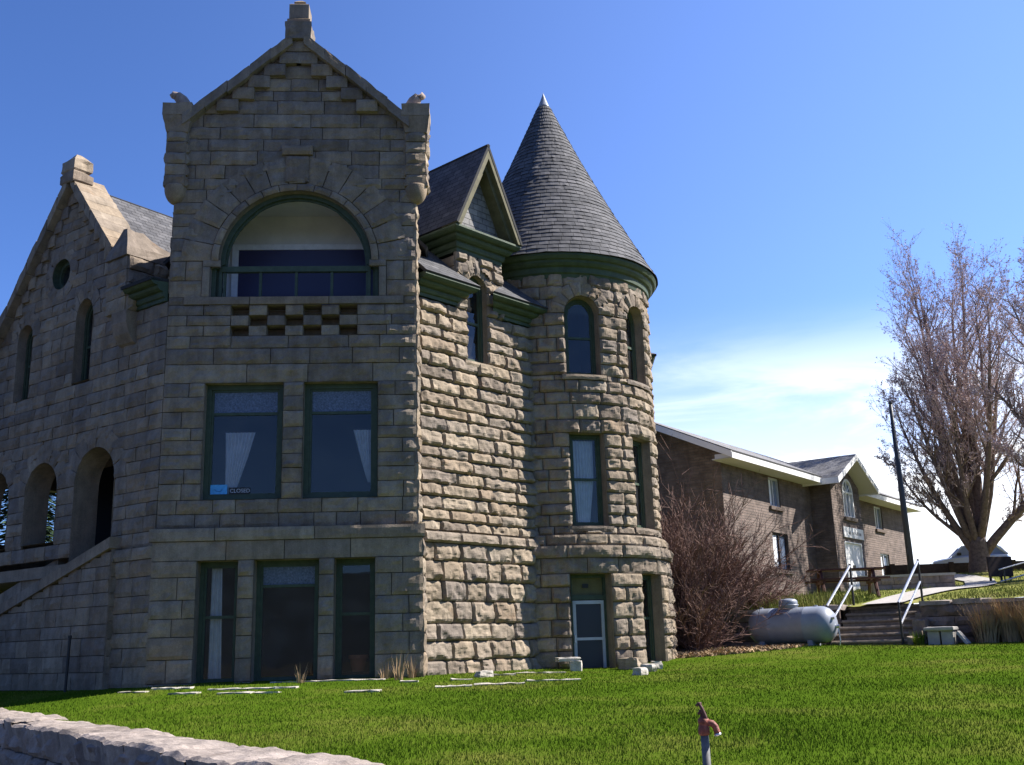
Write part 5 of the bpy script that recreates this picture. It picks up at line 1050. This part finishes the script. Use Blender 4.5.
x, y = x[m_], y[m_]; pat = vnoise(np.stack([x*.5, y*.5, x*0], 1), 77)*.5+vnoise(np.stack([x*1.7, y*1.7, x*0], 1), 78)*.35
d = np.hypot(x, y); P_ = np.stack([x, y, z_lawn(x, y)], 1); keep_ = r.random(len(x)) < .8+.3*pat; P_ = P_[keep_]; pat = pat[keep_]; d = d[keep_]
blades('lawn_grass', P_, .030*(1+.35*pat), .004+.0005*d, M_grass, .8, np.clip(.42+.38*pat+.2*r.normal(0, 1, len(d)), 0, 1.3))
x, y = scatter(80000, 22, 62, 4, 42); m_ = (side_tw(x, y) < -1.9); x, y = x[m_], y[m_]
onp = np.min(np.hypot(x[:, None]-cx[None, ::2], y[:, None]-cy[None, ::2]), axis=1) > .75; bu = (x-BK.o[0])*BK.d[0]+(y-BK.o[1])*BK.d[1]; bo = (x-BK.o[0])*BK.n[0]+(y-BK.o[1])*BK.n[1]
m_ = onp & ~((bo < .1) & (bo > -5.2) & (bu > -.1)); x, y = x[m_], y[m_]
lush = np.exp(-((along_tw(x, y)-.4)/7)**2); pat = vnoise(np.stack([x*.6, y*.6, x*0], 1), 91)
blades('terrace_grass', np.stack([x, y, z_terr(x, y)], 1), .09+.05*pat, .02, M_dgrass, .7, np.clip(.30+.35*pat-.3*lush+.25*r.normal(0, 1, len(x)), 0, 1.2), seed=5)
# taller weeds hanging over the shaded wall
n = 2600; u = r.uniform(-5.4, -1.0, n); o = r.uniform(-3.6, -1.0, n); q = TWL.arr(u, np.zeros(n), o+.75); P_ = np.stack([q[:, 0], q[:, 1], np.where(o > -1.25, 2.36, z_terr(q[:, 0], q[:, 1]))], 1)
blades('terrace_weeds', P_, .38, .02, M_dgrass, .6, np.clip(r.normal(.25, .3, n), 0, 1), seed=6)
# ------------------------------------------------------------------ dry tufts before the terrace wall
def tuft(name, label, cat, c, n, h, spread, m, group, seed):
    rr_ = np.random.default_rng(seed); g = MB()
    for i in range(n):
        a = rr_.uniform(0, 2*math.pi); rad_ = spread*math.sqrt(rr_.random()); b_ = np.array([c[0]+math.cos(a)*rad_*.6, c[1]+math.sin(a)*rad_*.6, c[2]-.05]); hh = h*rr_.uniform(.45, 1.1); k_ = rr_.uniform(.05, .45)*hh; a2 = a+rr_.normal(0, .6); t = b_+np.array([math.cos(a2)*k_, math.sin(a2)*k_, hh]); mid = (b_+t)/2+np.array([-math.cos(a2), -math.sin(a2), 0])*k_*.18; w_ = rr_.uniform(.006, .012); s_ = np.array([-math.sin(a), math.cos(a), 0])*w_
        g.add([b_-s_, b_+s_, mid+s_*.8, mid-s_*.8, t], [(0, 1, 2, 3), (3, 2, 4)], rr_.random())
    o = g.build(name, m, None); o.data.transform(Matrix.Translation(-Vector(c))); o.location = c; return tag(o, label, cat, group)
for i, (u, o, h, n, w_) in enumerate(((2.55, -.15, .95, 420, 'first right of the concrete bench'), (3.05, -.30, 1.1, 520, 'second, tallest by the terrace wall'), (3.55, -.1, 1.0, 460, 'third from the concrete bench'), (4.1, -.2, 1.05, 460, 'at the right picture edge'))):
    p = TW(u, 0, o-.3); tuft('ornamental_grass', 'clump of dry tan grass, '+w_, 'grass clump', (p[0], p[1], float(z_lawn(p[0], p[1]))), n, h, .42, M_straw, 'dry grass clumps before the terrace wall', 30+i)
for i, (px, py, h, n, w_) in enumerate(((386, 678, .45, 26, 'under the right basement window'), (399, 679, .62, 34, 'against the lit corner of the bay'), (412, 677, .5, 26, 'just round the lit corner'), (300, 682, .42, 22, 'before the middle basement window'))):
    p = lawn_hit(px, py+1); tuft('dry_weed', 'wispy dry weed '+w_, 'weed', tuple(p), n, h, .14, M_straw, 'dry weeds at the foot of the bay', 50+i)
p = TW(1.22, 0, .25); tuft('green_weed', 'bright green weed clump beside the bottom step', 'weed', (p[0], p[1], float(z_lawn(p[0], p[1]))), 160, .36, .2, M_grass, None, 61)

# ------------------------------------------------------------------ branching plants
class Twigs:
    def __init__(s): s.P = []; s.Q = []; s.r0 = []; s.r1 = []
    def seg(s, p, q, a, b): s.P.append(p); s.Q.append(q); s.r0.append(a); s.r1.append(b)
    def mesh(s, mb, n=3):
        P = np.array(s.P); Q = np.array(s.Q); r0 = np.array(s.r0); r1 = np.array(s.r1); t = Q-P; t /= np.linalg.norm(t, axis=1)[:, None]+1e-9
        up = np.where(np.abs(t[:, 2:3]) < .9, [[0, 0, 1.]], [[1., 0, 0]]); x = np.cross(t, up); x /= np.linalg.norm(x, axis=1)[:, None]; y = np.cross(x, t); k = len(P); V = np.zeros((k, 2*n, 3))
        for j in range(n):
            a = 2*math.pi*j/n; d_ = math.cos(a)*x+math.sin(a)*y; V[:, j] = P+d_*r0[:, None]; V[:, n+j] = Q+d_*r1[:, None]
        F = [(b+j, b+(j+1) % n, b+n+(j+1) % n, b+n+j) for b in range(0, k*2*n, 2*n) for j in range(n)]; mb.add(V.reshape(-1, 3), F, np.repeat(np.random.default_rng(1).random(k), 2*n))
def limb(rng, p, d, L, r0, nseg, up, wob, r1f=.35):
    pts = [np.array(p)]; d = np.array(d)/np.linalg.norm(d); rs = [r0]
    for i in range(nseg):
        d = d+np.array([0, 0, up])+rng.normal(0, wob, 3); d /= np.linalg.norm(d); pts.append(pts[-1]+d*L/nseg); rs.append(r0*(1-(1-r1f)*(i+1)/nseg))
    return pts, rs
def dirfrom(rng, d, ang):
    d = np.array(d)/np.linalg.norm(d); a = rng.normal(size=3); a -= a@d*d; a /= np.linalg.norm(a); return d*math.cos(ang)+a*math.sin(ang)
def bare_tree(name, label, base, limbs, trunk_h, trunk_r, seed, H, bud=True, dens=1., twig_r=.008, lean=(0, 0)):
    rng = np.random.default_rng(seed); T = thing(name, label, 'tree', tuple(base)); base = np.array(base, float); tr = MB(); tw = Twigs(); buds = []
    top = base+np.array([lean[0], lean[1], trunk_h])
    zz = np.linspace(-.3, trunk_h, 9); tr.tube([base+np.array([lean[0]*z/trunk_h, lean[1]*z/trunk_h, z]) for z in zz], [trunk_r*(1.4 if z < .05 else 1.12 if z < .5 else 1.0-.35*max(0, z-.5)/trunk_h) for z in zz], 14)
    def twigs(p, d, L, r_, dep):
        pts, rs = limb(rng, p, d, L, r_, 3, .10, .10); 
        for i in range(3): tw.seg(pts[i], pts[i+1], rs[i], rs[i+1])
        if dep > 0:
            for k in range(rng.integers(4, 7)):
                f = rng.uniform(.25, 1); i = min(2, int(f*3)); q = pts[i]+(pts[i+1]-pts[i])*(f*3-i); twigs(q, dirfrom(rng, pts[i+1]-pts[i], rng.uniform(.35, .8)), L*rng.uniform(.4, .7), r_*.6, dep-1)
        elif bud:
            for k in range(rng.integers(2, 5)): f = rng.uniform(.3, 1); buds.append(pts[0]+(pts[-1]-pts[0])*f+rng.normal(0, .03, 3))
    for (az_, el_, L, rr_) in limbs:
        d = np.array([math.sin(R(az_))*math.cos(R(el_)), math.cos(R(az_))*math.cos(R(el_)), math.sin(R(el_))]); pts, rs = limb(rng, top-np.array([0, 0, trunk_h*rng.uniform(.25, .6)]), d, L, rr_, 9, .06, .055, .10); tr.tube(pts, rs, 9)
        for i in range(2, 9):
            for k in range(max(1, int(round(dens*(.7+.38*i))))):
                f = rng.random(); p = pts[i]+(pts[i+1]-pts[i])*f; dd = dirfrom(rng, pts[i+1]-pts[i], rng.uniform(.45, .95)); dd[2] += .15; l2 = L*rng.uniform(.16, .34)*(1.15-.055*i); sp, sr = limb(rng, p, dd, l2, max(.012, rs[i]*.42), 5, .12, .08, .2); tr.tube(sp, sr, 5, cap=False)
                for j in range(1, 6):
                    for _ in range(2 if dens >= .8 else 1): q = sp[j-1]+(sp[j]-sp[j-1])*rng.random(); twigs(q, dirfrom(rng, sp[j]-sp[j-1], rng.uniform(.35, .9)), l2*rng.uniform(.22, .42), max(twig_r, sr[j]*.5), 1)
    tr.build('trunk', M_bark, T, smooth=True); g = MB(); tw.mesh(g, 3); cr = g.build('crown', M_twig, T)
    if buds:
        B_ = np.array(buds); n = len(B_); V = np.zeros((n, 4, 3)); a = rng.normal(size=(n, 3)); a /= np.linalg.norm(a, axis=1)[:, None]; b_ = np.cross(a, rng.normal(size=(n, 3))); b_ /= np.linalg.norm(b_, axis=1)[:, None]; s_ = rng.uniform(.014, .038, n)[:, None]
        V[:, 0] = B_-a*s_*1.6; V[:, 1] = B_+b_*s_*.7; V[:, 2] = B_+a*s_*1.6; V[:, 3] = B_-b_*s_*.7; g = MB(); g.add(V.reshape(-1, 3), [(i, i+1, i+2, i+3) for i in range(0, 4*n, 4)]); tag(g.build('buds', M_bud, T), kind='stuff')
    return T
bare_tree('cottonwood_tree', 'big bare multi-limbed tree with a thick trunk behind the dark board', (19.8, 46., 4.0), [(-75, 60, 7.4, .18), (-95, 66, 8.0, .18), (-50, 78, 12.4, .23), (15, 83, 13.2, .25), (85, 77, 13., .24), (95, 54, 10.2, .22), (165, 68, 10.5, .18), (-130, 66, 8.8, .16), (-80, 42, 5.2, .11), (100, 30, 5.4, .11), (-30, 69, 10.5, .18), (60, 66, 11, .18), (-110, 80, 10.4, .2), (50, 80, 12.6, .2), (110, 66, 11.2, .18)], 1.7, .46, 5, 17, dens=1.15, twig_r=.008)
bare_tree('cottonwood_tree', 'second bare tree at the right picture edge, only its left limbs showing', (21.6, 38.0, 3.4), [(-80, 44, 7., .24), (-60, 66, 9.2, .26), (-110, 62, 8.5, .22), (30, 78, 10, .28), (100, 60, 9.5, .26), (-95, 20, 5.2, .14), (-85, 74, 9.4, .2), (-40, 58, 8.6, .2)], 3.2, .45, 9, 14)
def shrub(label, base, h, spread, nst, seed, m=None, lean=(0, 0)):
    rng = np.random.default_rng(seed); T = thing('bare_shrub', label, 'shrub', tuple(base), 'bare red-brown shrubs behind the turret'); base = np.array(base, float); st = Twigs(); tw = Twigs()
    for i in range(nst):
        a = rng.uniform(0, 2*math.pi); el = rng.uniform(.55, 1.5); L = h*rng.uniform(.5, .95)/max(.8, math.sin(el)); b_ = base+np.array([math.cos(a), math.sin(a), 0])*rng.uniform(0, .45)*spread*.5; d = np.array([math.cos(a)*math.cos(el)*spread/h*1.6+lean[0], math.sin(a)*math.cos(el)*spread/h*1.6+lean[1], math.sin(el)]); pts, rs = limb(rng, b_-np.array([0, 0, .1]), d, L, rng.uniform(.012, .022), 7, -.015, .07, .3)
        for j in range(7): st.seg(pts[j], pts[j+1], rs[j], rs[j+1])
        for j in range(1, 7):
            for k in range(rng.integers(2, 5)):
                q = pts[j]+(pts[j+1]-pts[j])*rng.random(); l2 = L*rng.uniform(.12, .28); p2, r2 = limb(rng, q, dirfrom(rng, pts[j+1]-pts[j], rng.uniform(.3, .9)), l2, .008, 3, .05, .12, .5)
                for s_ in range(3): tw.seg(p2[s_], p2[s_+1], r2[s_], r2[s_+1])
                for _ in range(3): s_ = rng.integers(0, 3); p3 = p2[s_]+(p2[s_+1]-p2[s_])*rng.random(); tw.seg(p3, p3+dirfrom(rng, p2[s_+1]-p2[s_], rng.uniform(.3, .9))*l2*rng.uniform(.25, .5), .006, .0035)
    g = MB(); st.mesh(g, 4); g.build('stems', M_stem, T); g = MB(); tw.mesh(g, 3); g.build('twigs', M_stem, T)
shrub('tall bare red-brown shrub tight against the turret', (3.95, 27.5, 1.35), 4.0, 1.2, 100, 3)
shrub('wide bare shrub in the middle of the thicket, before the building corner', (5.1, 28.7, 2.3), 2.6, 1.4, 95, 4, lean=(.1, 0))
shrub('lower arching bare shrub behind the gas tank lid', (6.3, 29.6, 2.4), 1.6, 1.2, 60, 6, lean=(.12, 0))
shrub('low dense bare shrub between the turret foot and the gas tank', (4.35, 26.9, 1.36), 2.1, .95, 80, 8)
# bare soil and leaf litter under the shrubs
n = 1800; a = r.uniform(0, 2*math.pi, n); q = np.sqrt(r.random(n)); x = 4.9+1.9*q*np.cos(a); y = 26.2+1.0*q*np.sin(a); blades('leaf_litter', np.stack([x, y, z_lawn(x, y)+.01], 1), .07, .09, M_straw, 2.5, seed=8)
# spruce seen through the porch
def spruce(base, H, seed):
    rng = np.random.default_rng(seed); T = thing('spruce_tree', 'sunlit green spruce seen through the porch arches', 'tree', tuple(base)); base = np.array(base, float); g = MB(); g.tube([base, base+[0, 0, H*.6], base+[0, 0, H]], [.2, .12, .02], 8); g.build('trunk', M_bark, T); V = []
    for i in range(11000):
        t = rng.random()**.8; z = .06*H+t*H*.92; rad_ = (1-t)*H*.26*(.75+.25*math.sin(z*7.5))+.1; a = rng.uniform(0, 2*math.pi); q = rad_*math.sqrt(rng.uniform(.2, 1)); c = base+np.array([math.cos(a)*q, math.sin(a)*q, z-.25*q+rng.normal(0, .08)]); d = np.array([math.cos(a), math.sin(a), -.25])*.26; s_ = np.array([-math.sin(a), math.cos(a), rng.normal(0, .3)])*.09; V += [c-d*.5-s_*.3, c-d*.4+s_*.6, c+d*.8, c-d*.4-s_*.8]
    g = MB(); g.add(V, [(i, i+1, i+2, i+3) for i in range(0, len(V), 4)]); g.build('crown', M_needle, T)
spruce((-18.6, 40.5, .8), 13, 3)
